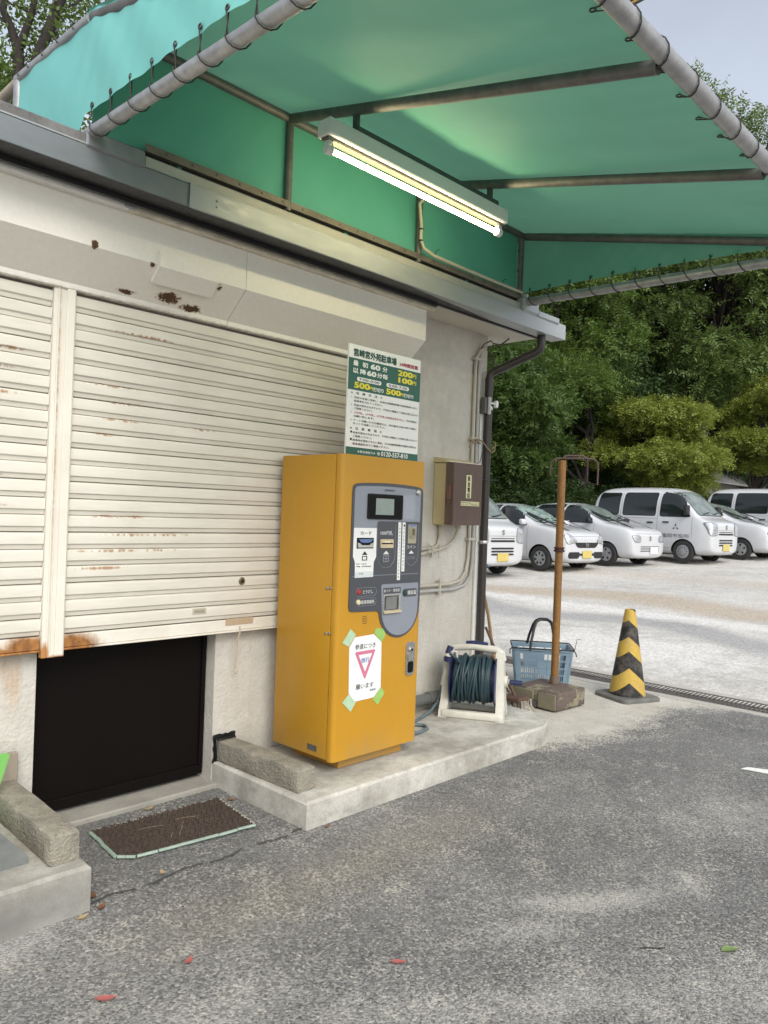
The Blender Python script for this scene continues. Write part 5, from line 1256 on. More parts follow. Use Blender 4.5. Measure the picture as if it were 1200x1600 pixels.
HATCH = [  # x, z bottom, (half width at sill, body), belt (w, z), shoulder (w, z), top z
    (0.00, .27, .54, .60, .55, .68, .47, .72, .74), (-.04, .20, .63, .69, .64, .78, .54, .82, .84), (-.22, .18, .68, .73, .69, .88, .59, .915, .93), (-.70, .17, .69, .737, .705, .945, .62, .985, 1.0),
    (-.90, .17, .69, .737, .708, .96, .63, 1.01, 1.03), (-1.27, .17, .69, .737, .708, .965, .605, 1.22, 1.25), (-1.62, .17, .69, .737, .706, .97, .575, 1.40, 1.44), (-2.1, .17, .69, .737, .705, .98, .565, 1.44, 1.495), (-2.75, .18, .69, .735, .70, .99, .555, 1.42, 1.475),
    (-3.12, .2, .67, .725, .69, 1.0, .545, 1.36, 1.43), (-3.31, .22, .63, .70, .665, .99, .53, 1.24, 1.29), (-3.395, .30, .55, .64, .61, .90, .5, .98, 1.0)]
VAN = [
    (0.00, .30, .56, .64, .61, .88, .55, .93, .95), (-.04, .22, .63, .70, .68, .97, .60, 1.01, 1.03), (-.30, .19, .69, .737, .715, 1.06, .66, 1.10, 1.115), (-.40, .18, .69, .737, .72, 1.08, .675, 1.16, 1.18),
    (-.68, .18, .69, .737, .72, 1.09, .645, 1.52, 1.56), (-.93, .18, .69, .737, .72, 1.10, .62, 1.75, 1.80), (-1.25, .18, .69, .737, .72, 1.10, .615, 1.81, 1.885), (-2.3, .18, .69, .737, .72, 1.10, .615, 1.82, 1.90), (-3.15, .19, .69, .735, .72, 1.10, .612, 1.81, 1.885),
    (-3.33, .22, .66, .72, .705, 1.08, .60, 1.70, 1.77), (-3.395, .30, .6, .68, .67, 1.0, .58, 1.5, 1.55)]
def car_shell(ST, axles):
    vs = []; fs = []; k = 12
    for x, zl, wl, wm, wb, zb, ws, zs, zt in ST:
        half = [(0, zl), (wl, zl), (wm, zl + .16), (wm, zb - (zb - zl) * .28), (wb, zb), (ws, zs), (0, zt)]
        ring = half + [(-a, b) for a, b in half[-2:0:-1]]
        vs += [(x, a, b) for a, b in ring]
    n = len(ST)
    for i in range(n - 1):
        for j in range(k): fs.append((i * k + j, i * k + (j + 1) % k, (i + 1) * k + (j + 1) % k, (i + 1) * k + j))
    for base, flip in ((0, 1), ((n - 1) * k, 0)):
        q = [(base, base + 1, base + 11), (base + 1, base + 2, base + 10, base + 11), (base + 2, base + 3, base + 9, base + 10), (base + 3, base + 4, base + 8, base + 9), (base + 4, base + 5, base + 7, base + 8), (base + 5, base + 6, base + 7)]
        fs += [tuple(reversed(f)) if flip else f for f in q]
    m = MB(); m.add(vs, fs)
    o = m.build('tmp_shell', CARW, None, 0)
    s = o.modifiers.new('s', 'SUBSURF'); s.levels = 3; s.render_levels = 3
    c = MB()
    for ax, r in axles:
        for sy in (-1, 1): c.cyl((ax, sy * .80, r - .005), (ax, sy * .50, r - .005), r + .045, 28)
    co = c.build('tmp_cut', rubk, None, 0)
    b = o.modifiers.new('b', 'BOOLEAN'); b.operation = 'DIFFERENCE'; b.object = co; b.solver = 'EXACT'; b.material_mode = 'TRANSFER'
    dg = bpy.context.evaluated_depsgraph_get()
    me = bpy.data.meshes.new_from_object(o.evaluated_get(dg))
    for q in (o, co): bpy.data.objects.remove(q)
    me.name = 'car_body'; me.shade_smooth(); me.set_sharp_from_angle(angle=math.radians(38))
    return me
def smooth_poly(P, n=3):
    for _ in range(n):
        Q = []
        for i in range(len(P)):
            a, b = P[i], P[(i + 1) % len(P)]; d = math.dist(a, b); t = min(.25, .035 / max(d, 1e-6))
            Q += [(a[0] + (b[0] - a[0]) * t, a[1] + (b[1] - a[1]) * t), (a[0] + (b[0] - a[0]) * (1 - t), a[1] + (b[1] - a[1]) * (1 - t))]
        P = Q
    return P
def inside(p, P):
    c = False
    for i in range(len(P)):
        a, b = P[i], P[i - 1]
        if (a[1] > p[1]) != (b[1] > p[1]) and p[0] < (b[0] - a[0]) * (p[1] - a[1]) / (b[1] - a[1]) + a[0]: c = not c
    return c
def patch(bvh, P, axis, sgn, off, step=.05, rounds=2):
    """polygon laid on the shell: axis 'y' = side (x, z), 'x' = front (y, z)"""
    P = smooth_poly(P, rounds) if rounds else P
    B = []
    for i in range(len(P)):
        a, b = P[i], P[(i + 1) % len(P)]; n = max(1, int(math.dist(a, b) / step))
        B += [(a[0] + (b[0] - a[0]) * k / n, a[1] + (b[1] - a[1]) * k / n) for k in range(n)]
    pts = [Vector(p) for p in B]
    x0, x1 = min(p[0] for p in B), max(p[0] for p in B); y0, y1 = min(p[1] for p in B), max(p[1] for p in B)
    a = x0 + step * .5
    while a < x1:
        b = y0 + step * .5
        while b < y1:
            if inside((a, b), P) and min(math.dist((a, b), q) for q in B) > step * .4: pts.append(Vector((a, b)))
            b += step
        a += step
    v2, _, f2, *_ = delaunay_2d_cdt(pts, [], [list(range(len(B)))], 1, 1e-5)
    m = MB(); vs = []
    for p in v2:
        if axis == 'y': o_, d_ = Vector((p.x, sgn * 2, p.y)), Vector((0, -sgn, 0))
        else: o_, d_ = Vector((2, p.x, p.y)), Vector((-1, 0, 0))
        hit, nrm, *_ = bvh.ray_cast(o_, d_)
        if hit is None: hit, nrm, *_ = bvh.find_nearest(o_ + d_ * 2)
        if nrm.dot(d_) > 0: nrm = -nrm
        vs.append(hit + nrm * off)
    m.add(vs, [tuple(f) for f in f2])
    return m
def wheel(parent, x, y, r, w, style):
    s = 1 if y > 0 else -1
    wroot = MB(); wroot.lathe([(r * .62, -w / 2), (r * .93, -w / 2), (r, -w / 2 + .025), (r, w / 2 - .025), (r * .93, w / 2), (r * .64, w / 2), (r * .60, w / 2 - .02), (r * .60, -w / 2 + .02), (r * .62, -w / 2)], (x, y, r), 'Y', 30, cap=False)
    t = wroot.build('wheel', tyre_m, parent, 40, world=False)
    m = MB(); f = s * (w / 2 - .012)
    prof = [(.0, f + s * .018), (.05, f + s * .016), (.10, f + s * .008), (r * .52, f + s * .006), (r * .63, f - s * .004), (r * .63, f - s * .05)]
    m.lathe(prof if s > 0 else prof, (x, y, r), 'Y', 30); m.build('rim', alloy, t, 40, world=False)
    m = MB(); nh = {'hatch': 5, 'mira': 7, 'van': 12}[style]
    for k in range(nh):
        a = 2 * PI * k / nh; ca, sa = math.cos(a), math.sin(a); rr_ = r * .40
        h = [(-.018, -.030), (.018, -.030), (.026, .028), (-.026, .028)] if style != 'van' else [(-.008, -.022), (.008, -.022), (.010, .02), (-.010, .02)]
        P = [(x + (u * ca - (rr_ + v) * sa), y + f + s * .0125, r + (u * sa + (rr_ + v) * ca)) for u, v in h]
        m.add(P, [(0, 1, 2, 3)])
    m.build('hub_hole', rubk, t, 0, world=False, fix=False)
def make_car(kind, ST, axles, wr, label, plate, group, sunshade=False, dark_mirror=False):
    root = thing('parked_car' if kind != 'van' else 'parked_van', label, 'car' if kind != 'van' else 'van', (0, 0, 0), group)
    me = SHELL[kind]
    bo = bpy.data.objects.new('body', me); COL.objects.link(bo); bo.parent = root
    bvh = BV[kind]
    def put(name, P, axis, sgn, off, mat, parent=root, step=.06, rounds=2, sm=60):
        if axis == 'y' and sgn == 0: return [put(name, P, axis, s, off, mat, parent, step, rounds) for s in (-1, 1)]
        return patch(bvh, P, axis, sgn, off, step, rounds).build(name, mat, parent, sm, world=False)
    for ax, r in axles:
        for sy in (-1, 1): wheel(root, ax, sy * .665, r, .145, kind)
    if kind == 'van':
        wins = [[(-.56, 1.13), (-1.36, 1.13), (-1.36, 1.70), (-.88, 1.70)], [(-1.50, 1.14), (-2.42, 1.14), (-2.42, 1.70), (-1.50, 1.70)], [(-2.56, 1.15), (-3.20, 1.15), (-3.18, 1.69), (-2.56, 1.69)]]
        ws = [(-.575, 1.17), (.575, 1.17), (.495, 1.735), (-.495, 1.735)]
        seams = [[(-1.42, .30), (-1.428, .30), (-1.428, 1.76), (-1.42, 1.76)], [(-2.49, .30), (-2.498, .30), (-2.498, 1.76), (-2.49, 1.76)], [(-.50, .62), (-.508, .62), (-.508, 1.10), (-.50, 1.10)], [(-.51, .345), (-2.48, .345), (-2.48, .352), (-.51, .352)], [(-1.43, 1.06), (-3.30, 1.06), (-3.30, 1.066), (-1.43, 1.066)]]
        heads = [(.42, .70), (.685, .68), (.70, .98), (.66, 1.0), (.43, .97)]
        grilles = [[(-.36, .705), (.36, .705), (.37, .745), (-.37, .745)], [(-.36, .77), (.36, .77), (.36, .785), (-.36, .785)], [(-.34, .44), (.34, .44), (.34, .475), (-.34, .475)], [(-.34, .50), (.34, .50), (.34, .535), (-.34, .535)], [(-.34, .56), (.34, .56), (.34, .595), (-.34, .595)]]
        handles = [(-1.19, .98), (-1.62, .96)]; mir = (-.62, 1.19); mz = .83
    else:
        wins = [[(-1.10, .985), (-1.98, 1.0), (-1.98, 1.40), (-1.72, 1.39), (-1.40, 1.25)], [(-2.06, 1.0), (-2.86, 1.03), (-2.95, 1.20), (-2.86, 1.38), (-2.06, 1.405)]]
        ws = [(-.535, 1.05), (.535, 1.05), (.455, 1.405), (-.455, 1.405)]
        seams = [[(-1.06, .30), (-1.068, .30), (-1.068, .96), (-1.06, .96)], [(-2.02, .30), (-2.028, .30), (-2.028, .98), (-2.02, .98)], [(-1.07, .27), (-2.55, .27), (-2.55, .277), (-1.07, .277)]]
        if kind == 'mira':
            heads = [(.36, .655), (.655, .60), (.66, .80), (.56, .83), (.40, .72)]
            grilles = [[(-.40, .60), (-.32, .53), (.32, .53), (.40, .60), (.42, .645), (-.42, .645)], [(-.62, .30), (-.28, .30), (-.24, .44), (-.62, .44)], [(.62, .30), (.28, .30), (.24, .44), (.62, .44)], [(-.27, .36), (.27, .36), (.27, .41), (-.27, .41)]]
        else:
            heads = [(.37, .585), (.62, .575), (.655, .70), (.62, .735), (.40, .72)]
            grilles = [[(-.40, .365), (.40, .365), (.40, .385), (-.40, .385)], [(-.40, .415), (.40, .415), (.40, .435), (-.40, .435)], [(-.40, .465), (.40, .465), (.40, .482), (-.40, .482)]]
        handles = [(-1.90, .84), (-2.78, .87)]; mir = (-1.16, 1.0); mz = .0
    put('bonnet_seam', [(-.60, .822), (.60, .822), (.60, .829), (-.60, .829)] if kind == 'van' else [(-.56, .768), (.56, .768), (.56, .774), (-.56, .774)], 'x', 0, .0035, seamk, step=.08, rounds=0)
    # rubber surround then glass
    def grow(P, d):
        cx = sum(p[0] for p in P) / len(P); cy = sum(p[1] for p in P) / len(P)
        return [(p[0] + (d if p[0] > cx else -d), p[1] + (d if p[1] > cy else -d)) for p in P]
    for s in (-1, 1):
        for P in wins:
            w_ = put('window', P, 'y', s, .008, GLASS)
            put('window_seal', grow(P, .018), 'y', s, .004, rubk, w_)
    w_ = put('windscreen', ws, 'x', 0, .009, SUNSH if sunshade else GLASS_W)
    put('windscreen_seal', grow(ws, .012), 'x', 0, .005, rubk, w_)
    m = MB()
    bz = ws[0][1]
    for y0, y1 in ((-.38, -.05), (.08, .42)):
        pts = []
        for k in range(5):
            y = y0 + (y1 - y0) * k / 4; hit, nrm, *_ = bvh.ray_cast(Vector((2, y, bz + .02 + .012 * k)), Vector((-1, 0, 0))); pts.append(hit + nrm * .02)
        m.tube(pts, .012, 6)
    m.build('wiper', rubk, w_, 40, world=False)
    for s in (-1, 1):
        P = [(s * a, b) for a, b in heads]
        h = put('headlight', P, 'x', 0, .010, lampm, step=.03); put('light_surround', grow(P, .010), 'x', 0, .006, seamk, h, .04)
    for P in grilles: put('grille', P, 'x', 0, .007, rubk, step=.05, rounds=1)
    for P in seams: put('door_seam', P, 'y', 0, .0035, seamk, step=.08, rounds=0)
    # number plate: a plate of its own thickness on the bumper
    pz = .40 if kind == 'van' else .385
    hit, *_ = bvh.ray_cast(Vector((2, 0, pz)), Vector((-1, 0, 0)))
    py = .0 if kind != 'hatch' else .16
    m = MB(); m.box((hit.x + .012, py - .165, pz - .083), (hit.x + .024, py + .165, pz + .083), .004); m.build('number_plate', plate, root, 30, world=False)
    # emblem
    ez = .90 if kind == 'van' else (.60 if kind == 'mira' else .665)
    hit, nr, *_ = bvh.ray_cast(Vector((2, 0, ez)), Vector((-1, 0, 0)))
    m = MB()
    if kind == 'mira': ring(m, hit + Vector((.014, 0, 0)), (1, 0, 0), .045, .009); m.box((hit.x + .01, -.02, ez - .01), (hit.x + .018, .02, ez + .012), .003)
    else: m.tube([hit + Vector((.012, a, b)) for a, b in ((.035, .025), (0, .045), (-.035, .022), (.0, .0), (.035, -.022), (0, -.045), (-.035, -.025))], .008, 6)
    m.build('emblem', simple('chrome_emblem', (.30, .31, .32), .25, .8), root, 40, world=False)
    # mirrors, handles, marker lights
    for s in (-1, 1):
        hit, *_ = bvh.ray_cast(Vector((mir[0], s * 2, mir[1])), Vector((0, -s, 0)))
        m = MB(); a = hit.y + s * .02
        if kind == 'van': m.box((mir[0] - .05, a, mir[1] - .02), (mir[0] + .06, a + s * .15, mir[1] + .22), .03, 3)
        else: m.box((mir[0] - .05, a, mir[1] - .02), (mir[0] + .07, a + s * .17, mir[1] + .11), .04, 3)
        m.cyl((mir[0], hit.y, mir[1]), (mir[0], a + s * .03, mir[1] + .02), .02, 8)
        m.build('mirror', rubk if (kind == 'van' or dark_mirror) else CARW, root, 50, world=False)
        for hx, hz in handles:
            hit, *_ = bvh.ray_cast(Vector((hx, s * 2, hz)), Vector((0, -s, 0)))
            m = MB(); m.box((hx - .08, hit.y - s * .005, hz - .018), (hx + .08, hit.y + s * .025, hz + .018), .008, 2); m.build('door_handle', rubk if kind == 'van' else CARW, root, 50, world=False)
        if kind == 'hatch':
            hit, *_ = bvh.ray_cast(Vector((-.98, s * 2, .74)), Vector((0, -s, 0))); m = MB(); m.box((-1.01, hit.y - s * .004, .728), (-.95, hit.y + s * .008, .752), .004); m.build('side_marker', orange, root, 40, world=False)
    if kind == 'van':
        m = MB()
        for s in (-.5, .5):
            hit, *_ = bvh.ray_cast(Vector((-1.12, s, 3)), Vector((0, 0, -1))); m.box((-1.17, s - .03, hit.z - .01), (-1.08, s + .03, hit.z + .014), .008)
        m.build('roof_cap', simple('grey_cap', (.2, .2, .2), .5), root, 40, world=False)
        hit, *_ = bvh.ray_cast(Vector((-1.0, -2, .86)), Vector((0, 1, 0)))
        hy = hit.y - .006
        DF = ((-1.42, hy, 0), (1, 0, 0), (0, 0, 1), (0, -1, 0))
        m = MB(); text_rect(m, '福岡市役所', .12, .86, .60, .70, DF, .012)
        c = Vector((.50, .86)); o_ = Vector(DF[0])
        for k in range(3):
            a = PI / 2 + 2 * PI * k / 3; d = Vector((math.cos(a), math.sin(a))); n = Vector((-d.y, d.x))
            P = [c + d * .015, c + d * .055 + n * .024, c + d * .095, c + d * .055 - n * .024]
            m.add([o_ + Vector((p.x, 0, p.y)) for p in P], [(0, 1, 2, 3)])
        m.build('lettering', inkc, root, 0, world=False, fix=False)
    return root
SHELL = {}; BV = {}
AX_H = [(-.70, .268), (-3.12 + .0, .268)]; AX_V = [(-.72, .272), (-3.0, .272)]
SHELL['hatch'] = car_shell(HATCH, AX_H); SHELL['van'] = car_shell(VAN, AX_V)
mm_ = car_shell([(x, a, b, c, d, e + (.01 if x > -.8 else 0), f, g, h) for x, a, b, c, d, e, f, g, h in HATCH], AX_H); SHELL['mira'] = mm_
for k_, me in SHELL.items():
    bm = bmesh.new(); bm.from_mesh(me); BV[k_] = BVHTree.FromBMesh(bm); bm.free()
HEAD = math.radians(264)
hv = Vector((math.cos(HEAD), math.sin(HEAD), 0)); lv = Vector((-hv.y, hv.x, 0))
def park(c, wx, wy, side=-1, yaw=0.):
    """put the car so that its front wheel (side: -1 right, 1 left) stands at wx, wy"""
    w_ = Vector((wx, wy, 0)); p = w_ + hv * .70 - lv * (side * .665)
    c.location = (p.x, p.y, ground_z((p.x + wx) / 2 + .3)); c.rotation_euler = (0, 0, HEAD + yaw)
CG = 'white cars and vans parked in a row'
park(make_car('van', VAN, AX_V, .27, 'white van cut off by the kiosk corner, nearest of the parked row', plate_y, CG), 13.58, 9.58, 1)
park(make_car('mira', HATCH, AX_H, .268, 'white hatchback with silver sunshade in its windscreen behind the rusty pole', plate_y, CG, True), 14.62, 9.17)
park(make_car('hatch', HATCH, AX_H, .268, 'white small hatchback with dark mirrors and a white number plate', plate_w, CG, False, True), 16.76, 8.73)
park(make_car('van', VAN, AX_V, .27, 'white van with emblem and grey lettering on its door between two hatchbacks', plate_y, CG), 18.83, 7.76)
park(make_car('hatch', HATCH, AX_H, .268, 'white small hatchback cut off by the right edge of the photo', plate_w, CG), 20.86, 7.12)
park(make_car('van', VAN, AX_V, .27, 'white van farthest along the row, mostly behind a hatchback', plate_y, CG), 23.3, 6.5)

# ================================================================== TREES
def leaf_mat(name, c1, c2, tr_, scale=.9):
    m = Mat(name, .5, 0, .3)
    gi = m.n('ShaderNodeNewGeometry'); nz_ = m.noise(scale, 3, .6)
    f = m.math('ADD', m.math('MULTIPLY', gi.outputs['Random Per Island'], .5), m.math('MULTIPLY', m.rng(nz_, .3, .7), .5))
    m.color(m.mix(f, c1, c2))
    t = m.n('ShaderNodeBsdfTranslucent'); m.l(m.mix(f, tr_, tuple(k * .75 for k in tr_)), t.inputs['Color'])
    x = m.n('ShaderNodeMixShader'); x.inputs[0].default_value = .26
    m.l(m.b.outputs[0], x.inputs[1]); m.l(t.outputs[0], x.inputs[2]); m.l(x.outputs[0], m.out.inputs['Surface'])
    return m.m
L_DARK = leaf_mat('dark_green_leaves', (.036, .070, .016), (.080, .135, .030), (.14, .23, .04))
L_MID = leaf_mat('mid_green_leaves', (.060, .108, .022), (.115, .175, .038), (.20, .30, .05))
L_YEL = leaf_mat('olive_yellow_leaves', (.125, .165, .028), (.21, .25, .045), (.36, .40, .06))
L_PALE = leaf_mat('pale_green_leaves', (.085, .135, .036), (.145, .205, .058), (.25, .34, .08))
bark = simple('dark_bark', (.026, .021, .018), .95, var=.4, vs=6, stretch=(1, 1, .3), bump=.8, bs=14, bd=.03)
def foliage(blobs, n_spray, leaf_l, leaf_w, per, seed, pinnate=True, spread=.42, droop=.35, lump=.42):
    """leaf-sized quads in sprays through the shells of the crown's lobes -> (verts, quads)"""
    r = np.random.default_rng(seed)
    B = np.array(blobs, float); wgt = (B[:, 3] * B[:, 4] * B[:, 5]) ** (2 / 3); wgt /= wgt.sum()
    ib = r.choice(len(B), n_spray, p=wgt)
    d = r.normal(size=(n_spray, 3)); d /= np.linalg.norm(d, axis=1)[:, None]
    rad = 1 - np.abs(r.normal(size=n_spray)) * .26
    rad *= 1 + lump * (np.sin(d[:, 0] * 5 + ib * 2.1) * np.sin(d[:, 1] * 6 + ib) * np.cos(d[:, 2] * 5 + ib * 1.3) + .5 * np.sin(d[:, 0] * 13 + d[:, 2] * 11 + ib))
    rad = np.clip(rad, .15, 1.45)
    P = B[ib, :3] + d * B[ib, 3:6] * rad[:, None]
    ax = d + r.normal(size=(n_spray, 3)) * .6; ax[:, 2] -= droop; ax /= np.linalg.norm(ax, axis=1)[:, None]
    up = np.array([0, 0, 1.]) + r.normal(size=(n_spray, 3)) * .5
    sd = np.cross(ax, up); sd /= np.linalg.norm(sd, axis=1)[:, None]; nm = np.cross(sd, ax)
    out = []
    for k in range(per):
        if pinnate:
            s = 1 if k % 2 else -1; t = (k // 2 + .5) / (per / 2)
            base = P + ax * (t - .5)[None, None] * spread if False else P + ax * ((t - .5) * spread)
            dirv = sd * s * .8 + ax * .55 + nm * r.normal(size=(n_spray, 1)) * .25
        else:
            base = P + r.normal(size=(n_spray, 3)) * spread * .4
            dirv = ax * .6 + r.normal(size=(n_spray, 3)) * .8
        dirv /= np.linalg.norm(dirv, axis=1)[:, None]
        wv_ = np.cross(nm + r.normal(size=(n_spray, 3)) * .35, dirv); wv_ /= np.linalg.norm(wv_, axis=1)[:, None]
        L = leaf_l * r.uniform(.7, 1.25, (n_spray, 1)); W = leaf_w * r.uniform(.7, 1.25, (n_spray, 1)) / 2
        out.append(np.stack([base, base + dirv * L * .45 + wv_ * W, base + dirv * L, base + dirv * L * .45 - wv_ * W], 1))
    V = np.concatenate(out, 0).reshape(-1, 3)
    return V
def leaf_object(V, name, mat, parent, org):
    n = len(V) // 4
    me = bpy.data.meshes.new(name); me.vertices.add(len(V)); me.vertices.foreach_set('co', (V - np.array(org)).astype(np.float32).ravel())
    me.loops.add(n * 4); me.loops.foreach_set('vertex_index', np.arange(n * 4, dtype=np.int32)); me.polygons.add(n); me.polygons.foreach_set('loop_start', np.arange(0, n * 4, 4, dtype=np.int32))
    me.update(calc_edges=True); me.validate(); me.materials.append(mat)
    o = bpy.data.objects.new(name, me); COL.objects.link(o); o.parent = parent
    return o
def limbs(m, p0, p1, r0, r1, seed, n=6, bend=.12):
    rr = random.Random(seed); P = []
    a, b = Vector(p0), Vector(p1); L = (b - a).length
    for i in range(n + 1):
        t = i / n; j = Vector((rr.uniform(-1, 1), rr.uniform(-1, 1), rr.uniform(-.5, .5))) * bend * L * math.sin(PI * t) * .5
        P.append(a.lerp(b, t) + j)
    m.tube(P, [r0 + (r1 - r0) * i / n for i in range(n + 1)], 8); return P
def tree(label, x, y, blobs, mat, n_spray, leaf_=(.13, .05), per=10, seed=1, trunk_r=.14, group='trees behind the parked cars', pin=True, spread=.42, droop=.35, lean=(0, 0), lump=.42, name='tree'):
    z0 = ground_z(x); t = thing(name, label, 'tree', (x, y, z0), group)
    leaf_object(foliage(blobs, n_spray, leaf_[0], leaf_[1], per, seed, pin, spread, droop, lump), 'crown', mat, t, (x, y, z0))
    m = MB(); top = max(blobs, key=lambda b: b[2]); 
    P = limbs(m, (x, y, z0 - .1), (top[0] * .6 + x * .4, top[1] * .6 + y * .4, top[2]), trunk_r, trunk_r * .3, seed)
    m.build('trunk', bark, t, 60)
    for k, b in enumerate(blobs):
        q = MB(); s = P[min(2 + k % 3, 5)]; limbs(q, s, (b[0], b[1], b[2] + b[5] * .3), trunk_r * .45, .012, seed + k, 5, .2)
        rr = random.Random(seed * 31 + k)
        for j in range(4):
            e = (b[0] + rr.uniform(-.8, .8) * b[3], b[1] + rr.uniform(-.8, .8) * b[4], b[2] + rr.uniform(-.5, .8) * b[5]); limbs(q, Vector(s).lerp(Vector(b[:3]), .5), e, trunk_r * .22, .008, seed + k * 7 + j, 4, .25)
        q.build('branch', bark, t, 60)
    return t
def B(*a): return a
def tiers(cx, cy, cz, rx, ry, rz, n, r, flat, seed):
    """a crown built of many flattened boughs"""
    q = random.Random(seed); out = []
    for k in range(n):
        while True:
            p = Vector((q.uniform(-1, 1), q.uniform(-1, 1), q.uniform(-1, 1)))
            if .45 < p.length < 1 and all((Vector((p.x * rx, p.y * ry, p.z * rz)) - Vector((o[0] - cx, o[1] - cy, o[2] - cz))).length > r * .75 for o in out[-14:]): break
            if q.random() < .02: break
        s = r * q.uniform(.75, 1.25); out.append((cx + p.x * rx, cy + p.y * ry, cz + p.z * rz, s, s, s * flat))
    return out
tree('dark green tree with feathery leaves hanging over the white sedan roofs at the kiosk corner', 20.4, 14.3, tiers(19.9, 13.8, 4.5, 2.5, 1.9, 2.3, 28, .85, .5, 1), L_DARK, 7600, (.16, .052), 10, 11)
tree('mid green tree filling the gap above the two white hatchbacks', 24.2, 13.2, tiers(24.0, 13.9, 5.9, 1.9, 1.6, 1.3, 11, .85, .5, 2), L_MID, 4200, (.13, .05), 10, 12)
tree('olive yellow bushy tree right of centre behind the marked white van', 26.6, 11.6, tiers(25.8, 11.7, 4.0, 2.6, 1.7, 1.6, 30, .68, .5, 33), L_YEL, 7600, (.12, .05), 10, 13, droop=.5)
tree('olive yellow bushy tree at the right edge behind the last white van', 29.2, 9.7, tiers(29.8, 9.1, 5.0, 2.1, 1.6, 1.7, 26, .68, .5, 4), L_YEL, 6600, (.12, .05), 10, 14, droop=.5)
tree('tall pale green tree whose top rises past the awning at the right', 31.5, 12.6, tiers(32.2, 11.8, 10.6, 4.4, 3.6, 4.6, 44, 1.5, .55, 5) + [B(34.4, 10.2, 16.2, 1.5, 1.5, 1.0), B(32.2, 12.4, 16.9, 1.2, 1.2, 1.0), B(33.4, 11.2, 14.6, 1.8, 1.7, 1.2), B(33.0, 10.5, 16.9, 1.5, 1.4, 1.1), B(34.6, 8.8, 15.6, 1.8, 1.7, 1.3), B(30.9, 12.5, 18.4, .8, .8, .7), B(31.7, 11.7, 17.8, 1.0, 1.0, .8), B(30.4, 13.0, 19.2, .5, .5, .5)], L_PALE, 11000, (.19, .065), 10, 15, .28, spread=.6, droop=.6)
tree('tall green tree behind the kiosk corner under the awning pipe', 25.4, 17.0, tiers(25.6, 16.4, 9.4, 4.2, 3.0, 3.6, 38, 1.35, .55, 6), L_MID, 9500, (.17, .06), 10, 16, .24, spread=.55, droop=.5)
L_FAR = leaf_mat('deep_shade_leaves', (.020, .042, .012), (.042, .074, .020), (.07, .12, .025))  # depth shade of the wood put into a darker leaf colour
far = [B(33.5, 18.5, 4.5, 3.2, 3.0, 2.4), B(32.5, 19.5, 9.2, 3.4, 3.2, 2.6), B(35.5, 17.5, 8.4, 3.0, 3.0, 2.6), B(34.2, 18.6, 13.0, 2.6, 2.6, 2.0)]
ft = tree('dark green background tree seen low between the nearer trunks', 34, 18.5, far, L_FAR, 5200, (.24, .10), 9, 17, .3, group='far trees behind the car park', pin=False, spread=.6)
for k_, (x_, y_, s_, lab) in enumerate(((26.6, 15.0, .66, 'dark low tree filling the gap between the green and the olive tree'), (29.0, 22.0, 1.0, 'dark background tree showing behind the kiosk corner tree'), (31.0, 15.8, .8, 'dark background tree low behind the olive yellow bushy tree'), (38.5, 14.4, 1.05, 'dark background tree showing behind the pale tall tree'), (43.0, 10.4, 1.1, 'dark background tree farthest to the right beyond the vans'), (24.0, 25.0, 1.0, 'dark background tree mostly hidden by the kiosk wall'))):
    c = copy_tree(ft); c.location = (x_, y_, ground_z(x_) - .3); c.rotation_euler = (0, 0, 1.3 * (k_ + 1)); c.scale = (s_,) * 3; c['label'] = lab; c['group'] = 'far trees behind the car park'
# shrubs along the back of the car park
def shrub(label, x, y, w_, h_, seed, mat=L_FAR, n=1900):
    t = thing('shrub', label, 'shrub', (x, y, ground_z(x)), 'shrubs along the back of the car park')
    z0 = ground_z(x)
    leaf_object(foliage([B(x, y, z0 + h_ * .5, w_, w_ * .8, h_ * .55), B(x + w_ * .4, y - .3, z0 + h_ * .35, w_ * .7, w_ * .6, h_ * .4), B(x - w_ * .4, y + .2, z0 + h_ * .55, w_ * .6, w_ * .6, h_ * .45)], n, .15, .055, 10, seed, True, .5, .3, .2), 'foliage', mat, t, (x, y, z0))
    m = MB()
    for j in range(5): limbs(m, (x + (j - 2) * .12, y, z0 - .05), (x + (j - 2) * w_ * .4, y + .1 * j, z0 + h_ * .8), .035, .012, seed + j, 5)
    m.build('stem', bark, t, 60)
for k_, (x_, y_, w_, h_, lab) in enumerate(((17.2, 14.6, 1.5, 2.2, 'dark shrub behind the nearest white van at the kiosk corner'), (19.6, 13.4, 1.5, 2.0, 'dark shrub behind the hatchback with the silver sunshade'), (22.0, 12.9, 1.4, 1.9, 'dark shrub behind the hatchback with dark mirrors'), (24.6, 12.2, 1.4, 1.7, 'dark shrub behind the roof of the marked van'), (28.4, 10.6, 1.2, 1.5, 'low dark shrub behind the last van of the row'))):
    shrub(lab, x_, y_, w_, h_, 40 + k_)
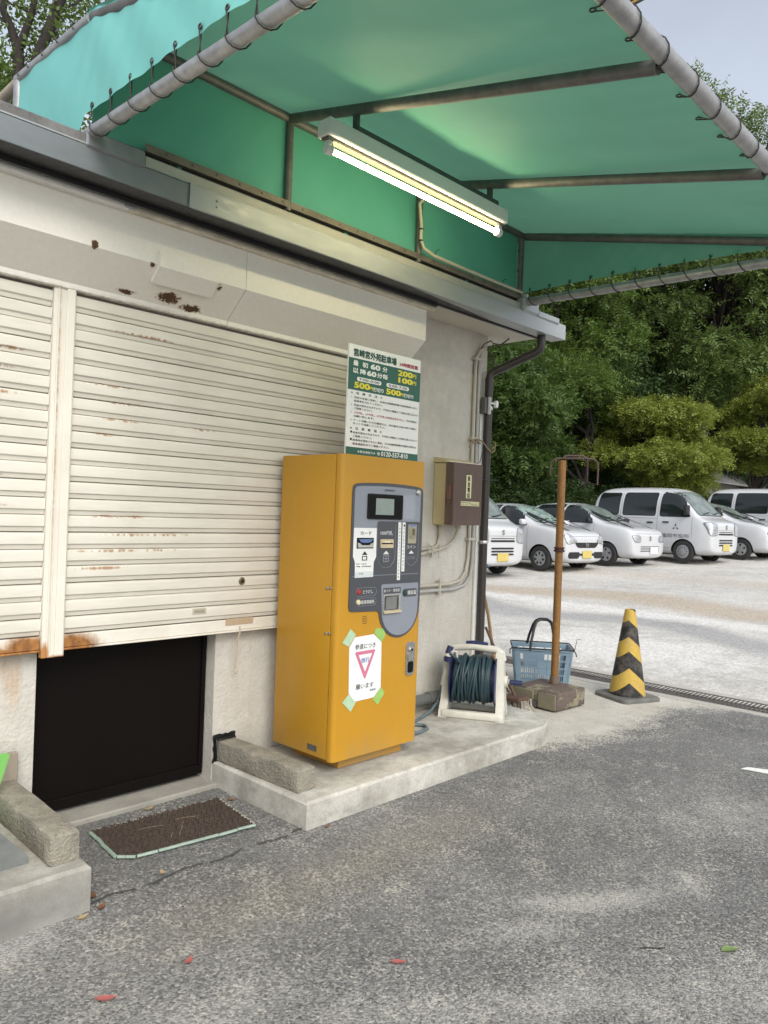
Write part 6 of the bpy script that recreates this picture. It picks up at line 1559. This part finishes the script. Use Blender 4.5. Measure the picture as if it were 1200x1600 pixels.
# old tree behind the kiosk at the upper left
t = thing('tree', 'forked dark trunk tree with sparse leaves above the kiosk roof at the upper left', 'tree', (4.66, 12.5, 0))
m = MB(); m.tube([(4.66, 12.5, -.1), (4.62, 12.5, 4), (4.62, 12.52, 7.4), (4.585, 12.58, 8.45)], [.17, .13, .095, .085], 10)
m.tube([(4.585, 12.58, 8.42), (4.50, 12.66, 8.78), (4.41, 12.76, 9.05), (4.43, 12.74, 9.4), (4.40, 12.8, 10.6)], [.075, .062, .055, .05, .03], 8)
m.tube([(4.585, 12.58, 8.42), (4.66, 12.5, 8.75), (4.71, 12.45, 8.97), (4.75, 12.4, 9.3), (4.85, 12.3, 10.6)], [.07, .058, .05, .048, .03], 8); m.build('trunk', bark, t, 60)
m = MB(); m.tube([(4.70, 12.45, 5), (4.72, 12.42, 7.6), (4.79, 12.36, 8.34), (4.9, 12.25, 8.74), (5.03, 12.12, 9.3), (5.2, 12.0, 10.4)], [.11, .085, .085, .082, .078, .04], 10); m.build('trunk', bark, t, 60)
for k_, (a, b) in enumerate((((4.92, 12.23, 8.8), (5.12, 12.2, 8.62)), ((4.86, 12.3, 8.6), (5.05, 12.3, 8.9)), ((4.72, 12.45, 9.0), (4.3, 12.8, 9.3)), ((4.95, 12.2, 8.95), (5.5, 12.1, 9.6)), ((4.8, 12.36, 8.4), (5.2, 12.3, 8.3)), ((4.5, 12.66, 8.8), (4.0, 13.0, 9.2)))):
    m = MB(); limbs(m, a, b, .028, .006, 60 + k_, 5, .15); m.build('branch', bark, t, 60)
leaf_object(foliage([B(5.3, 12.4, 8.9, .9, .8, .7), B(4.8, 12.9, 9.6, .9, .8, .6), B(4.2, 13.2, 8.2, .7, .7, .7), B(5.9, 12.3, 9.9, 1.0, .8, .6), B(4.4, 13.4, 7.6, .8, .7, .5), B(4.95, 12.8, 8.2, .8, .6, .5), B(6.0, 12.8, 8.8, .9, .8, .6), B(3.9, 13.2, 9.6, .6, .6, .5)], 900, .10, .048, 8, 77, False, .45, .3, .4), 'crown', L_MID, t, (4.66, 12.5, 0))
tree('leafy green tree low behind the kiosk roof at the far left', 5.5, 17.5, [B(4.7, 17.0, 8.6, 1.3, 1.2, 1.3), B(5.8, 16.6, 9.4, 1.2, 1.1, .9), B(6.9, 16.6, 8.6, 1.4, 1.2, 1.2), B(5.6, 17.6, 7.0, 1.8, 1.5, 1.3)], L_MID, 2200, (.13, .06), 9, 21, .16, group='trees behind the kiosk', pin=False, spread=.5)

# ------------------------------------------------------------------ low building beyond the trees, overhead cable
fb = thing('low_building', 'low grey building with pale eaves half hidden behind the trees', 'building', (40, 13.4, .97))
fb.location = (39.6, 11.2, .97)
gwall = simple('dim_grey_wall', (.20, .19, .175), .9, var=.15, vs=2); groof = simple('pale_sheet_roof', (.22, .22, .22), .6, var=.1, vs=2)
m = MB(); m.box((32, 15.2, .9), (44, 20, 3.3)); m.build('wall', gwall, fb, 0)
m = MB(); m.add([(31.6, 14.6, 3.32), (44.4, 14.6, 3.32), (44.4, 17.6, 4.7), (31.6, 17.6, 4.7), (31.6, 20.6, 3.32), (44.4, 20.6, 3.32), (31.6, 14.6, 3.24), (44.4, 14.6, 3.24), (31.6, 20.6, 3.24), (44.4, 20.6, 3.24)], [(0, 1, 2, 3), (3, 2, 5, 4), (0, 6, 7, 1), (4, 5, 9, 8), (0, 3, 4, 8, 6), (1, 7, 9, 5, 2)]); m.build('roof', groof, fb, 0)
for k_ in range(5):
    m = MB(); m.box((33 + k_ * 2.2, 15.14, 1.8), (34.3 + k_ * 2.2, 15.19, 2.8)); w_ = m.build('window', GLASS, fb, 0)
    m = MB(); m.box((32.95 + k_ * 2.2, 15.10, 1.75), (34.35 + k_ * 2.2, 15.135, 1.8)).box((32.95 + k_ * 2.2, 15.10, 2.8), (34.35 + k_ * 2.2, 15.135, 2.85)); m.build('sill', groof, w_, 0)
tcb = thing('overhead_cable', 'black and yellow sleeved overhead wires crossing the sky above the awning', 'cable', (10.2, 4.5, 8.8))
ysl = simple('yellow_sleeve', (.42, .27, .06), .5); ksl = simple('black_sleeve', (.03, .025, .02), .6)
pa, pb = Vector((9.6, 6.1, 8.35)), Vector((11.2, 2.4, 9.9))
dd = (pb - pa).normalized(); sx_ = dd.cross(Vector((0, 0, 1))).normalized(); sz_ = sx_.cross(dd)
for nm_, mt_, offs in (('yellow_wire', ysl, ((-.012, -.022), (.012, .022))), ('black_wire', ksl, ((-.03, -.045), (0, 0), (.03, .045)))):
    q = MB()
    for a, b in offs: q.tube([pa + sx_ * a + sz_ * b, pb + sx_ * a + sz_ * b], .019, 8)
    q.build(nm_, mt_, tcb, 60)
for k_, px_ in enumerate((pa, pb)):
    pass
